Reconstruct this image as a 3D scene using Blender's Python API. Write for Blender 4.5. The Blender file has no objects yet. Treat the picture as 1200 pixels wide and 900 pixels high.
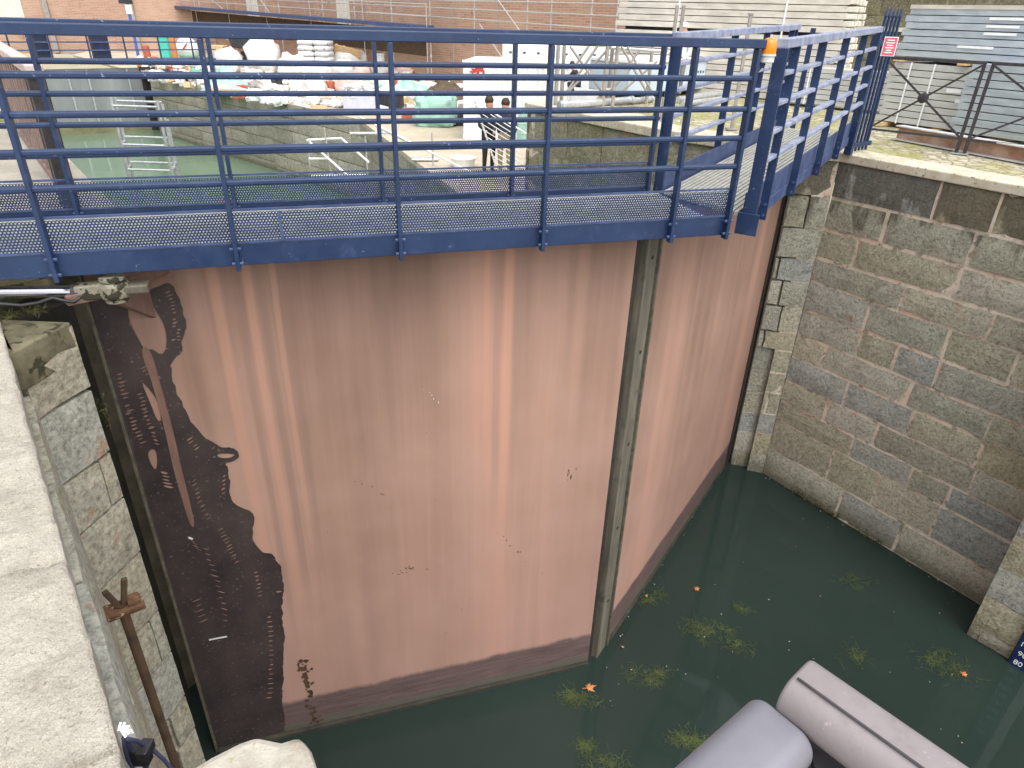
import bpy, bmesh, math, random
from mathutils import Vector, Matrix, noise

random.seed(7)
scene = bpy.context.scene
COL = scene.collection
V = Vector

# ------------------------------------------------------------------ camera model (metres, water surface at z = 0)
EYE = 5.95
FPX, PITCH, ROLL = 797.6, 0.49787, -0.030957
cp, sp = math.cos(PITCH), math.sin(PITCH)
_f = V((0, cp, -sp)); _d = V((0, -sp, -cp)); _r = V((1, 0, 0))
CX = _r * math.cos(ROLL) + _d * math.sin(ROLL)
CY = _d * math.cos(ROLL) - _r * math.sin(ROLL)
CAM = V((0, 0, EYE))


def ray(x, y):
    return CX * ((x - 600) / FPX) + CY * ((y - 450) / FPX) + _f


def on_z(x, y, z):                      # point of a horizontal level seen in direction (x, y)
    v = ray(x, y)
    return CAM + v * ((z - EYE) / v.z)


def on_wall(x, y, A, B):                # point of a vertical wall through A and B
    n = V((-(B[1] - A[1]), B[0] - A[0], 0))
    v = ray(x, y)
    t = (n.x * A[0] + n.y * A[1]) / v.dot(n)
    return CAM + v * t


def on_y(x, y, Y):
    v = ray(x, y)
    return CAM + v * (Y / v.y)


# ------------------------------------------------------------------ materials
def lin(c):
    if isinstance(c, str):
        c = c.lstrip('#')
        c = [int(c[i:i + 2], 16) / 255 for i in (0, 2, 4)]
    return tuple((v / 12.92 if v <= 0.04045 else ((v + 0.055) / 1.055) ** 2.4) for v in c) + (1,)


class NT:
    def __init__(s, name):
        s.m = bpy.data.materials.new(name)
        s.m.use_nodes = True
        s.t = s.m.node_tree
        s.b = s.t.nodes['Principled BSDF']
        s.co = s.n('ShaderNodeTexCoord').outputs['Object']

    def n(s, k, **kw):
        x = s.t.nodes.new(k)
        for a, b in kw.items():
            setattr(x, a, b)
        return x

    def l(s, a, b):
        s.t.links.new(a, b)

    def val(s, sock, v):
        if hasattr(v, 'is_linked') or isinstance(v, bpy.types.NodeSocket):
            s.l(v, sock)
        else:
            sock.default_value = v

    def scale(s, vec, sc):
        x = s.n('ShaderNodeMapping')
        s.l(vec, x.inputs[0]); x.inputs['Scale'].default_value = sc
        return x.outputs[0]

    def noise(s, scale, detail=4, rough=.55, vec=None, dist=0):
        x = s.n('ShaderNodeTexNoise')
        s.l(vec or s.co, x.inputs['Vector'])
        x.inputs['Scale'].default_value = scale
        x.inputs['Detail'].default_value = detail
        x.inputs['Roughness'].default_value = rough
        x.inputs['Distortion'].default_value = dist
        return x.outputs['Fac']

    def ramp(s, fac, stops):
        x = s.n('ShaderNodeValToRGB')
        e = x.color_ramp.elements
        while len(e) < len(stops):
            e.new(.5)
        for i, (p, c) in enumerate(stops):
            e[i].position = p
            e[i].color = lin(c) if not isinstance(c, (int, float)) else (c, c, c, 1)
        s.l(fac, x.inputs[0])
        return x.outputs[0]

    def mix(s, fac, a, b, mode='MIX'):
        x = s.n('ShaderNodeMix', data_type='RGBA', blend_type=mode)
        s.val(x.inputs[0], fac)
        for i, v in ((6, a), (7, b)):
            if isinstance(v, str):
                v = lin(v)
            s.val(x.inputs[i], v)
        return x.outputs[2]

    def math(s, op, a, b=0.0, clamp=False):
        x = s.n('ShaderNodeMath', operation=op, use_clamp=clamp)
        s.val(x.inputs[0], a); s.val(x.inputs[1], b)
        return x.outputs[0]

    def sep(s, vec=None):
        x = s.n('ShaderNodeSeparateXYZ'); s.l(vec or s.co, x.inputs[0])
        return x.outputs

    def bump(s, h, strength=.3, dist=.01):
        x = s.n('ShaderNodeBump')
        x.inputs['Strength'].default_value = strength
        x.inputs['Distance'].default_value = dist
        s.l(h, x.inputs['Height'])
        s.l(x.outputs[0], s.b.inputs['Normal'])

    def col(s, c):
        s.val(s.b.inputs['Base Color'], lin(c) if isinstance(c, str) else c)

    def set(s, rough=.6, metal=0, spec=.5):
        s.val(s.b.inputs['Roughness'], rough)
        s.b.inputs['Metallic'].default_value = metal
        s.b.inputs['Specular IOR Level'].default_value = spec


def simple(name, c1, c2=None, scale=6, rough=.6, metal=0, bump=0, bscale=None, stretch=None, speck=None, bd=.01):
    t = NT(name)
    vec = t.scale(t.co, stretch) if stretch else t.co
    c2 = c2 or c1
    f = t.noise(scale, 6, .62, vec)
    c = t.ramp(f, [(.33, c1), (.67, c2)])
    if speck:
        f2 = t.noise(speck[1], 3, .6)
        c = t.mix(t.ramp(f2, [(speck[2], 0.0), (speck[2] + .06, 1.0)]), c, speck[0])
    t.col(c); t.set(rough, metal)
    if bump:
        t.bump(t.noise(bscale or scale * 4, 6, .65), bump, bd)
    return t.m


M = {}
# blue paint: slightly chalky with tiny chips and dust
t = NT('blue_paint')
c = t.ramp(t.noise(3, 5), [(.3, '#192b4c'), (.7, '#21375a')])
c = t.mix(t.ramp(t.noise(42, 4, .7), [(.66, 0.0), (.71, .8)]), c, '#8c97b4')
c = t.mix(t.ramp(t.noise(15, 6, .75), [(.68, 0.0), (.72, .55)]), c, '#a9adb8')
c = t.mix(t.ramp(t.noise(7, 6, .8), [(.70, 0.0), (.75, .6)]), c, '#5a4636')
c = t.mix(t.math('MULTIPLY', t.ramp(t.noise(9, 6, .7), [(.55, 0.0), (.8, 1.0)]), .35), c, '#55618a')
t.col(c); t.set(t.ramp(t.noise(12, 4), [(.3, .34), (.7, .55)]), 0, .5)
t.bump(t.noise(60, 3), .06, .004)
M['blue'] = t.m
M['blue_dusty'] = simple('blue_dusty', '#2c3b60', '#47567a', 7, .6, 0, .05, 60)
M['blue_dusty_lit'] = simple('blue_dusty_lit', '#6d7590', '#a0a6b8', 9, .5, 0, .08, 60)  # dusty blue with the light on the rail tops put into the colour
M['blue_dark'] = simple('blue_dark', '#131d38', '#1d2a4c', 5, .5, 0, .1, 40)
M['grating'] = simple('grating_aluminium', '#a9a89f', '#c9c7bc', 9, .5, .3, .1, 60)
M['galv'] = simple('galvanised', '#a9adb0', '#cfd2d2', 14, .42, .6, .05, 60)
M['tube'] = simple('scaffold_tube', '#b4b4b2', '#d2d2ce', 10, .45, .45)
M['tube_dull'] = simple('dull_tube', '#8b8580', '#aaa49c', 10, .55, .3)
M['white_tube'] = simple('pale_tube', '#d4d6d4', '#ececea', 10, .5)
M['steel_dark'] = simple('dark_iron', '#2b292b', '#454043', 18, .55, .2, .15, 70)
M['chrome'] = simple('ram_chrome', '#85858a', '#a2a2a8', 4, .22, 1)
M['clevis'] = simple('clevis_paint', '#6e6a5a', '#9a9684', 16, .6, .1, .35, 60, speck=('#2f2a1c', 16, .50))
M['rust'] = simple('rusty_iron', '#4a3222', '#6b4c36', 14, .85, 0, .5, 50, speck=('#b9a58a', 40, .62))
M['rust_dark'] = simple('rusty_pole', '#3a2a1e', '#58432f', 9, .8, 0, .4, 60)
M['rust_beam'] = simple('rust_beam', '#8c6650', '#b79a86', 5, .8, 0, .2, 40)
M['beam_grey'] = simple('beam_grey', '#b3b3b5', '#d6d5d2', 6, .6, .2, .1)
M['black_rubber'] = simple('black_rubber', '#17171a', '#26262a', 12, .5)
M['hose'] = simple('cable_sheath', '#2b2e48', '#3a3d58', 12, .5)
M['white_plastic'] = simple('white_plastic', '#e2e4e6', '#f4f4f4', 8, .4)
M['orange'] = None
t = NT('orange_lens'); t.col(t.ramp(t.noise(4, 3), [(.3, '#f07a08'), (.7, '#fb9d1c')])); t.set(.25)
t.b.inputs['Transmission Weight'].default_value = .15
M['orange'] = t.m
M['grey_plastic'] = simple('grey_plastic', '#b4b6b4', '#cfd0cc', 6, .45)
M['red_sign'] = simple('red_sign', '#d2586a', '#dc6878', 5, .45)
M['white'] = simple('white_paint', '#e0e2e2', '#f2f2f0', 5, .5)
M['mauve'] = None
t = NT('mauve_paint')
c = t.ramp(t.noise(9, 5), [(.3, '#77706f'), (.7, '#857d7e')])
c = t.mix(t.ramp(t.noise(75, 4, .65), [(.66, 0.0), (.72, .6)]), c, '#b59f9c')
c = t.mix(t.math('MULTIPLY', t.ramp(t.noise(26, 6, .75), [(.56, 0.0), (.72, 1.0)]), .45), c, '#5f5757')
t.col(c); t.set(t.ramp(t.noise(30, 5), [(.3, .36), (.7, .55)])); t.bump(t.noise(160, 4), .08, .003)
M['mauve'] = t.m
M['mauve_blue'] = simple('mauve_blue_paint', '#6b6a71', '#7b7a82', 9, .42, 0, .06, 160, bd=.003)
M['brown_paint'] = simple('brown_paint', '#6b5752', '#87716a', 5, .6, 0, .08)
M['brown_pale'] = simple('brown_pale', '#b7a29c', '#cbb9b2', 5, .6)

# painted steel skin of the lock gates: vertical runs, darker brown below the deck, tide band above the water
def gate_skin(name, seed, top):
    t = NT(name)
    off = t.n('ShaderNodeMapping'); t.l(t.co, off.inputs[0]); off.inputs['Location'].default_value = (seed, 0, seed * .3)
    vec = off.outputs[0]
    X, Y, Z = t.sep()
    wide = t.math('ADD', t.math('MULTIPLY', t.noise(1.0, 3, .5, t.scale(vec, (1.5, 1, .09))), .68), t.math('MULTIPLY', t.noise(1.0, 4, .6, t.scale(vec, (6.5, 1, .16))), .32))
    fine = t.noise(1.0, 4, .6, t.scale(vec, (15, 1, .22)))
    blot = t.noise(1.5, 6, .6, vec)
    c = t.ramp(wide, [(.34, '#8f7264'), (.44, '#9b7c6c'), (.54, '#a48373'), (.64, '#b28a78')])
    c = t.mix(t.math('MULTIPLY', t.ramp(fine, [(.60, 0.0), (.76, 1.0)]), .30), c, '#c99a84')
    c = t.mix(t.math('MULTIPLY', t.ramp(fine, [(.26, 1.0), (.42, 0.0)]), .22), c, '#82685e')
    c = t.mix(t.math('MULTIPLY', t.ramp(blot, [(.4, 0.0), (.8, 1.0)]), .45), c, '#b59488')
    # darker brown towards the top edge, broken into runs
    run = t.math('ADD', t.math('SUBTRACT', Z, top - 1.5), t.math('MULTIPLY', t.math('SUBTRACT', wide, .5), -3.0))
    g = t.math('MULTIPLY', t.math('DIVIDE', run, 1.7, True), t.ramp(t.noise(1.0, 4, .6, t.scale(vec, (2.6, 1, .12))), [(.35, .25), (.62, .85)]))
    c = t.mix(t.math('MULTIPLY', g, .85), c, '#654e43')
    # paler bleached zone low down
    low = t.math('SUBTRACT', 1.0, t.math('DIVIDE', Z, 3.0, True), True)
    c = t.mix(t.math('MULTIPLY', low, .35), c, '#ad8780')
    # tide band
    edge = t.math('ADD', Z, t.math('MULTIPLY', t.math('SUBTRACT', t.noise(3.0, 5, .7, t.scale(vec, (1, 1, .3))), .5), .12))
    band = t.ramp(edge, [(.40, 1.0), (.45, 0.0)])
    bc = t.ramp(t.noise(1, 5, .7, t.scale(vec, (2, 1, 26))), [(.3, '#43373a'), (.5, '#5b4b4a'), (.72, '#6d5d58')])
    bc = t.mix(t.ramp(t.noise(26, 4, .7, vec), [(.60, 0.0), (.66, .7)]), bc, '#3f3733')
    c = t.mix(t.math('MULTIPLY', band, .94), c, bc)
    foot = t.ramp(edge, [(.08, 1.0), (.15, 0.0)])
    c = t.mix(t.math('MULTIPLY', foot, .75), c, '#55574c')
    if name == 'gate_skin_left':
        for cx_, wd_, zf, am, kc in ((2.64, .036, 2.0, .55, '#c2917a'), (2.48, .024, 2.2, .38, '#c2917a'), (2.56, .03, 2.0, .35, '#8a7368'), (2.72, .03, 2.4, .3, '#8a7368'), (.98, .030, 1.3, .45, '#7f685c'), (.82, .024, 1.0, .4, '#84695c'), (1.12, .022, 1.6, .3, '#866d60'), (.90, .03, 1.4, .4, '#c0907a'), (.70, .04, 1.0, .4, '#c0917a'), (1.06, .02, 1.8, .35, '#bd917a'), (1.75, .03, 2.6, .25, '#866d60'), (3.2, .05, 2.8, .25, '#bb947e')):
            dx = t.math('ABSOLUTE', t.math('SUBTRACT', t.math('ADD', X, t.math('MULTIPLY', t.math('SUBTRACT', t.noise(1.0, 3, .5, t.scale(vec, (1, 1, 1.2))), .5), .03)), cx_))
            st = t.ramp(dx, [(wd_ * .55, 1.0), (wd_ * 1.25, 0.0)])
            st = t.math('MULTIPLY', st, t.math('DIVIDE', t.math('SUBTRACT', Z, zf), .9, True))
            c = t.mix(t.math('MULTIPLY', st, am), c, kc)
    sc = t.noise(34, 3, .5, t.scale(vec, (1, 1, .45)))
    c = t.mix(t.math('MULTIPLY', t.ramp(sc, [(.73, 0.0), (.75, 1.0)]), .55), c, '#574238')
    t.col(c); t.set(t.ramp(blot, [(.3, .55), (.7, .75)]), 0, .35)
    t.bump(t.noise(9, 6, .6, vec), .08, .02)
    return t.m


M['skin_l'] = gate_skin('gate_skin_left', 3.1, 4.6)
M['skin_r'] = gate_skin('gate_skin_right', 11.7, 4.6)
M['tar'] = simple('black_coating', '#2a2324', '#453a37', 2.2, .62, 0, .3, 30, speck=('#6f625d', 46, .64))
M['smear'] = simple('brown_smear', '#6a4f45', '#7d6054', 8, .7, 0, .1, stretch=(3, 3, .5))
M['post_timber'] = None
t = NT('mitre_timber')
c = t.ramp(t.noise(1, 6, .65, t.scale(t.co, (14, 14, 1.2))), [(.3, '#4a453c'), (.55, '#6a6558'), (.75, '#85806f')])
c = t.mix(t.ramp(t.noise(2.5, 6, .7), [(.55, 0.0), (.7, .85)]), c, '#2c2a26')
t.col(c); t.set(.75); t.bump(t.noise(1, 5, .6, t.scale(t.co, (50, 50, 4))), .3, .01)
M['post_timber'] = t.m
M['seal'] = simple('black_seal', '#201d1b', '#37302b', 12, .7, 0, .2, 60)
M['steel_edge'] = simple('worn_edge', '#4a463c', '#6a6556', 16, .65, .1, .3, 60)


def stone(name, cols, mortar=False, wet=0.0, orange=0.0, ztop=4.62, grain=46, tide=True, bump=.85, moss=0.25):
    t = NT(name)
    at = t.n('ShaderNodeAttribute', attribute_name='tint')
    tint = at.outputs['Fac']
    c = t.ramp(tint, [(i / (len(cols) - 1), k) for i, k in enumerate(cols)])
    big = t.noise(1.1, 6, .65); mid = t.noise(6, 6, .7); fin = t.noise(grain, 5, .75)
    c = t.mix(t.math('MULTIPLY', t.ramp(mid, [(.32, 1.0), (.58, 0.0)]), .30), c, '#5f5b4f')
    c = t.mix(t.math('MULTIPLY', t.ramp(mid, [(.52, 0.0), (.72, 1.0)]), .4), c, '#b3ab95')
    c = t.mix(t.math('MULTIPLY', t.ramp(fin, [(.40, 1.0), (.50, 0.0)]), .40), c, '#3f3d36')
    c = t.mix(t.math('MULTIPLY', t.ramp(fin, [(.55, 0.0), (.68, 1.0)]), .3), c, '#bdb6a4')
    if moss:
        c = t.mix(t.math('MULTIPLY', t.ramp(t.noise(2.2, 6, .7), [(.5, 0.0), (.68, 1.0)]), moss), c, '#6b6440')
    c = t.mix(t.math('MULTIPLY', t.ramp(big, [(.36, 1.0), (.56, 0.0)]), .26), c, '#6a6757')
    c = t.mix(t.math('MULTIPLY', t.ramp(t.noise(2.7, 7, .75, dist=.4), [(.56, 0.0), (.66, 1.0)]), .35), c, '#c2bcab')
    f3 = t.noise(24, 6, .8)
    c = t.mix(t.math('MULTIPLY', t.ramp(f3, [(.36, 1.0), (.48, 0.0)]), .55), c, '#55544b')
    c = t.mix(t.math('MULTIPLY', t.ramp(f3, [(.55, 0.0), (.66, 1.0)]), .45), c, '#d2cfc2')
    X, Y, Z = t.sep()
    if orange:
        o = t.ramp(t.noise(2.6, 6, .75), [(.60, 0.0), (.66, 1.0)])
        c = t.mix(t.math('MULTIPLY', o, orange), c, '#a4795c')
    if wet:
        down = t.noise(1, 5, .62, t.scale(t.co, (3.2, 3.2, .55)))
        lim = t.math('SUBTRACT', t.math('ADD', t.math('DIVIDE', t.math('SUBTRACT', Z, ztop - 1.25), 1.25, True), t.math('MULTIPLY', t.math('ADD', t.math('MULTIPLY', down, .5), t.math('MULTIPLY', t.noise(1.5, 5, .62), .5)), 2.6)), 1.86)
        w = t.ramp(lim, [(.0, 0.0), (.10, 1.0)])
        c = t.mix(t.math('MULTIPLY', w, wet), c, '#4b4537')
        drip = t.noise(1, 5, .7, t.scale(t.co, (30, 30, 2.2)))
        c = t.mix(t.math('MULTIPLY', t.math('MULTIPLY', w, t.ramp(drip, [(.57, 0.0), (.68, 1.0)])), .5), c, '#8d8672')
        spots = t.ramp(t.noise(.95, 5, .6), [(.66, 0.0), (.69, 1.0)])
        c = t.mix(t.math('MULTIPLY', spots, .6), c, '#40382a')
    if tide:
        e = t.math('ADD', Z, t.math('MULTIPLY', t.math('SUBTRACT', t.noise(4, 5, .7), .5), .5))
        c = t.mix(t.math('MULTIPLY', t.ramp(e, [(.10, 1.0), (.32, 0.0)]), .55), c, '#5a543c')
        c = t.mix(t.math('MULTIPLY', t.ramp(Z, [(.05, 1.0), (.12, 0.0)]), .5), c, '#7c7868')
    t.col(c); t.set(.86, 0, .3)
    h = t.math('ADD', t.math('ADD', t.math('MULTIPLY', mid, 1.3), t.math('MULTIPLY', fin, .45)), t.math('MULTIPLY', f3, .9))
    t.bump(h, bump, .03)
    return t.m


M['stone_r'] = stone('lock_stone', ['#b0b2a3', '#b8b59c', '#cac7b4', '#a9afae', '#bcb495', '#d0ccbd'], wet=.72, orange=.35)
M['stone_l'] = stone('quoin_stone', ['#aaa692', '#b0aea0', '#adaea4', '#b6aa8e', '#a8a494'], orange=.75, grain=30, bump=.35)
M['stone_rear'] = stone('mossy_stone', ['#8f8a6c', '#9c977e', '#a39e88', '#938d70'], orange=.6, grain=30, moss=.3)
M['stone_basin'] = stone('basin_stone', ['#a5a190', '#b8b4a4', '#c4c0b0', '#aeaa98'], grain=24, moss=.2)
M['stone_old'] = stone('weathered_stone', ['#746d54', '#8a846c', '#827b60'], grain=20, tide=False, moss=.5)
t = NT('mortar')
c = t.ramp(t.noise(3.2, 6, .7), [(.35, '#b0a595'), (.50, '#cfc3b2'), (.66, '#cba994')])
c = t.mix(t.ramp(t.noise(9, 5, .7), [(.52, 0.0), (.62, .75)]), c, '#6f6656')
t.col(c); t.set(.9); t.bump(t.noise(40, 5, .7), .5, .02)
M['mortar'] = t.m
M['mortar_dark'] = simple('mortar_dark', '#5f5a49', '#958b78', 3, .9, 0, .5, 30)
t = NT('dark_recess')  # near-black brown for the gate recess and sill bars
c = t.ramp(t.noise(3, 6, .7), [(.3, '#26231e'), (.6, '#3e3a30'), (.8, '#565043')])
t.col(c); t.set(.7); t.bump(t.noise(14, 6), .4, .03)
M['recess'] = t.m

# pale granite of the left quay
t = NT('pale_quay')
big = t.noise(2.3, 6, .7); fin = t.noise(95, 6, .8); vein = t.noise(5, 8, .8, dist=.3)
c = t.ramp(big, [(.3, '#a69f91'), (.5, '#bdb6a8'), (.7, '#cbc6b9')])
c = t.mix(t.math('MULTIPLY', t.ramp(vein, [(.54, 0.0), (.70, 1.0)]), .45), c, '#7d7060')
c = t.mix(t.math('MULTIPLY', t.ramp(fin, [(.36, 1.0), (.46, 0.0)]), .5), c, '#60574b')
crack = t.ramp(t.noise(1.6, 7, .7, t.scale(t.co, (1.0, 2.2, 1)), .8), [(.30, 1.0), (.36, 0.0)])
c = t.mix(t.math('MULTIPLY', crack, .55), c, '#7d7260')
g2 = t.noise(52, 5, .75); g3 = t.noise(210, 3, .7)
c = t.mix(t.ramp(g2, [(.60, 0.0), (.66, .6)]), c, '#6d6152')
c = t.mix(t.math('MULTIPLY', t.ramp(g3, [(.36, 1.0), (.5, 0.0)]), .45), c, '#877b69')
c = t.mix(t.math('MULTIPLY', t.ramp(g3, [(.56, 0.0), (.68, 1.0)]), .5), c, '#d8d4ca')
t.col(c); t.set(.85, 0, .3)
h = t.math('SUBTRACT', t.math('ADD', t.math('MULTIPLY', big, 1.2), t.math('MULTIPLY', g2, .9)), t.math('MULTIPLY', crack, 1.2))
t.bump(h, .8, .03)
M['pale_quay'] = t.m
M['pale_block'] = simple('pale_block', '#8f8778', '#b3ada1', 9, .85, 0, .5, 50, speck=('#9f937a', 70, .6), bd=.02)
M['coping'] = simple('coping', '#b0a68f', '#cdc4b0', 7, .88, 0, .4, 40, speck=('#77705c', 30, .6))

M['mossy_top'] = simple('mossy_top', '#4b4734', '#7b745c', 6, .9, 0, .5, 30, speck=('#33321c', 10, .55))
# mossy cobbles of the right quay
t = NT('cobbles')
v = t.n('ShaderNodeTexVoronoi', feature='DISTANCE_TO_EDGE'); v.inputs['Scale'].default_value = 8; t.l(t.co, v.inputs['Vector'])
v2 = t.n('ShaderNodeTexVoronoi'); v2.inputs['Scale'].default_value = 8; t.l(t.co, v2.inputs['Vector'])
sepc = t.n('ShaderNodeSeparateColor'); t.l(v2.outputs['Color'], sepc.inputs[0])
c = t.ramp(sepc.outputs[0], [(.0, '#938b78'), (.5, '#aca490'), (1, '#beb7a5')])
c = t.mix(t.ramp(v.outputs['Distance'], [(.02, 1.0), (.10, 0.0)]), c, '#777048')
c = t.mix(t.math('MULTIPLY', t.ramp(t.noise(1.4, 6, .7), [(.45, 0.0), (.6, 1.0)]), .8), c, '#8b8a4c')
t.col(c); t.set(.9); t.bump(t.ramp(v.outputs['Distance'], [(.0, 0.0), (.2, 1.0)]), .6, .02)
M['cobbles'] = t.m
t = NT('site_ground')
c = t.ramp(t.noise(.5, 7, .65), [(.3, '#9f937e'), (.5, '#b5a994'), (.7, '#c4baa7')])
c = t.mix(t.math('MULTIPLY', t.ramp(t.noise(3, 6, .7), [(.55, 0.0), (.7, 1.0)]), .4), c, '#8e8069')
t.col(c); t.set(.9); t.bump(t.noise(12, 6, .7), .3, .03)
M['site'] = t.m
M['earth'] = simple('earth', '#8f8670', '#a89d84', .4, .95, 0, .3, 6)
M['grass_ground'] = simple('grass_ground', '#a39b74', '#bdb490', 2.5, .95, 0, .6, 30, speck=('#6f7342', 9, .5))

# brick
t = NT('brick')
br = t.n('ShaderNodeTexBrick')
br.inputs['Scale'].default_value = 1.0
br.inputs['Brick Width'].default_value = .46; br.inputs['Row Height'].default_value = .1
br.inputs['Mortar Size'].default_value = .014
mp = t.n('ShaderNodeCombineXYZ'); X, Y, Z = t.sep(); t.l(X, mp.inputs[0]); t.l(Z, mp.inputs[1]); t.l(mp.outputs[0], br.inputs['Vector'])
br.inputs['Color1'].default_value = lin('#997461'); br.inputs['Color2'].default_value = lin('#b08e78'); br.inputs['Mortar'].default_value = lin('#b5a292')
c = t.mix(t.math('MULTIPLY', t.ramp(t.noise(.35, 6, .65), [(.4, 0.0), (.65, 1.0)]), .5), br.outputs['Color'], '#a58370')
c = t.mix(t.math('MULTIPLY', t.ramp(t.noise(1.3, 6, .75), [(.58, 0.0), (.72, 1.0)]), .6), c, '#6b4936')
c = t.mix(t.math('MULTIPLY', t.ramp(t.noise(.22, 5, .6), [(.5, 0.0), (.65, 1.0)]), .45), c, '#c3a68e')
t.col(c); t.set(.9); t.bump(br.outputs['Fac'], -.4, .01)
M['brick'] = t.m

# water
t = NT('canal_water')
c = t.ramp(t.noise(.35, 4, .5), [(.3, '#232e2a'), (.7, '#2b3833')])
t.col(c); t.set(.035, 0, .5); t.b.inputs['IOR'].default_value = 1.33
t.bump(t.noise(7, 4, .55), .03, .03)
M['water'] = t.m
t = NT('basin_water')
c = t.ramp(t.noise(.25, 4, .5), [(.3, '#647a64'), (.7, '#71876f')])  # paler green puts the rear water's reflections into the base colour
t.col(c); t.set(.1, 0, .5); t.b.inputs['IOR'].default_value = 1.33
t.bump(t.noise(3, 3, .5), .03, .05)
M['water2'] = t.m
M['weed'] = simple('weed', '#2b351c', '#4c582a', 9, .8)
M['moss'] = simple('moss', '#2f2f17', '#4d4a24', 20, .9, 0, .4, 60)
M['leaf'] = simple('dead_leaf', '#a5683a', '#c98a55', 30, .7)
M['gauge'] = simple('gauge_blue', '#16244a', '#1d2e5c', 8, .4)
M['plank'] = simple('aluminium_plank', '#b4b5b4', '#d0d0cb', 3, .5, .35, .05, 40, stretch=(1, 1, 4))
M['plank_warm'] = simple('weathered_plank', '#b9b3a8', '#d6d0c4', 3, .6, .15, .08, 40, stretch=(1, 1, 3))
M['plank_blue'] = simple('bluish_plank', '#a0aab3', '#c0c8cd', 3, .45, .4, .05, 40, stretch=(1, 1, 4))
M['plank_end'] = simple('plank_end', '#c6c0b4', '#dcd7cc', 6, .7)
M['dark_gap'] = simple('dark_gap', '#2a2826', '#3a3734', 6, .8)
M['cont'] = simple('container_white', '#d9dcdc', '#ebeceb', 3, .5)
M['pale_blue'] = simple('pale_blue_paint', '#b4c3cf', '#c6d2da', 3, .5)
M['red'] = simple('red_paint', '#b03a32', '#c4493c', 5, .6)
M['dull_red'] = simple('dull_red', '#9c4f3c', '#b4644c', 5, .8)
M['teal'] = simple('teal_tarp', '#8ab5a5', '#a9ccbe', 4, .55, 0, .3, 9)
M['teal_dark'] = simple('teal_dark', '#4f8a76', '#72a592', 4, .55, 0, .3, 9)
M['turq'] = simple('turquoise', '#3fae9e', '#55c0b0', 5, .5)
M['white_bag'] = simple('white_bag', '#c6c6c4', '#dedddb', 4, .8, 0, .35, 14)
M['pink_bag'] = simple('pink_bag', '#c9a29a', '#dcbcb4', 4, .8, 0, .35, 14)
M['cement'] = simple('cement_bag', '#cfcfd0', '#e4e4e4', 7, .8, 0, .3, 14, speck=('#8d8f96', 7, .6))
M['wood'] = simple('pale_wood', '#c9a777', '#dcbf92', 6, .75, 0, .1, stretch=(1, 8, 8))
M['ply'] = simple('plywood', '#c7a67c', '#d9bd96', 3, .75)
M['yellow'] = simple('yellow_plank', '#d9bd5a', '#e8d182', 4, .6)
M['orange_wood'] = simple('orange_wood', '#b9774a', '#cc8a5a', 4, .7)
M['dirt'] = simple('dark_soil', '#4a3f33', '#665848', 8, .95, 0, .6, 30)
M['dark'] = simple('dark_stuff', '#25252a', '#3a3a40', 6, .7)
M['lilac'] = simple('lilac_box', '#b7b9c8', '#c8c9d4', 4, .5)
M['skin'] = simple('skin', '#c08c72', '#cf9c82', 8, .6)
M['cloth_black'] = simple('black_cloth', '#1d1d22', '#2c2c33', 14, .85)
M['cloth_navy'] = simple('navy_cloth', '#262a38', '#363b4a', 14, .85)
M['cloth_khaki'] = simple('khaki_cloth', '#8d8264', '#a2977a', 14, .85)
M['cloth_grey'] = simple('grey_cloth', '#6e6a68', '#85807c', 14, .85)
M['cloth_white'] = simple('white_cloth', '#d6d6d4', '#e6e6e4', 14, .85)
M['hair'] = simple('hair', '#2e221a', '#43332a', 30, .7)
M['far_gate'] = simple('far_gate_steel', '#7b7f80', '#959a98', 1.2, .6, 0, .1, 10, stretch=(1, 1, .25))
M['far_tide'] = simple('far_gate_foot', '#6d6a4e', '#8a866a', 2, .8)
M['blue_pole'] = simple('blue_pole', '#3a55a8', '#4a66b8', 4, .5)


# ------------------------------------------------------------------ mesh builder and scene graph helpers
ROOT = {}


def thing(name, label, cat, loc=(0, 0, 0), rotz=0, group=None):
    o = bpy.data.objects.new(name, None)
    COL.objects.link(o)
    o.empty_display_size = .1
    o.location = loc; o.rotation_euler = (0, 0, rotz)
    ROOT[o.name] = Matrix.Translation(V(loc)) @ Matrix.Rotation(rotz, 4, 'Z')
    return tag(o, label, cat, group)


def tag(o, label=None, cat=None, group=None, kind=None):
    if label: o['label'] = label
    if cat: o['category'] = cat
    if group: o['group'] = group
    if kind: o['kind'] = kind
    return o


def root_of(o):
    while o.parent:
        o = o.parent
    return o


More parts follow.
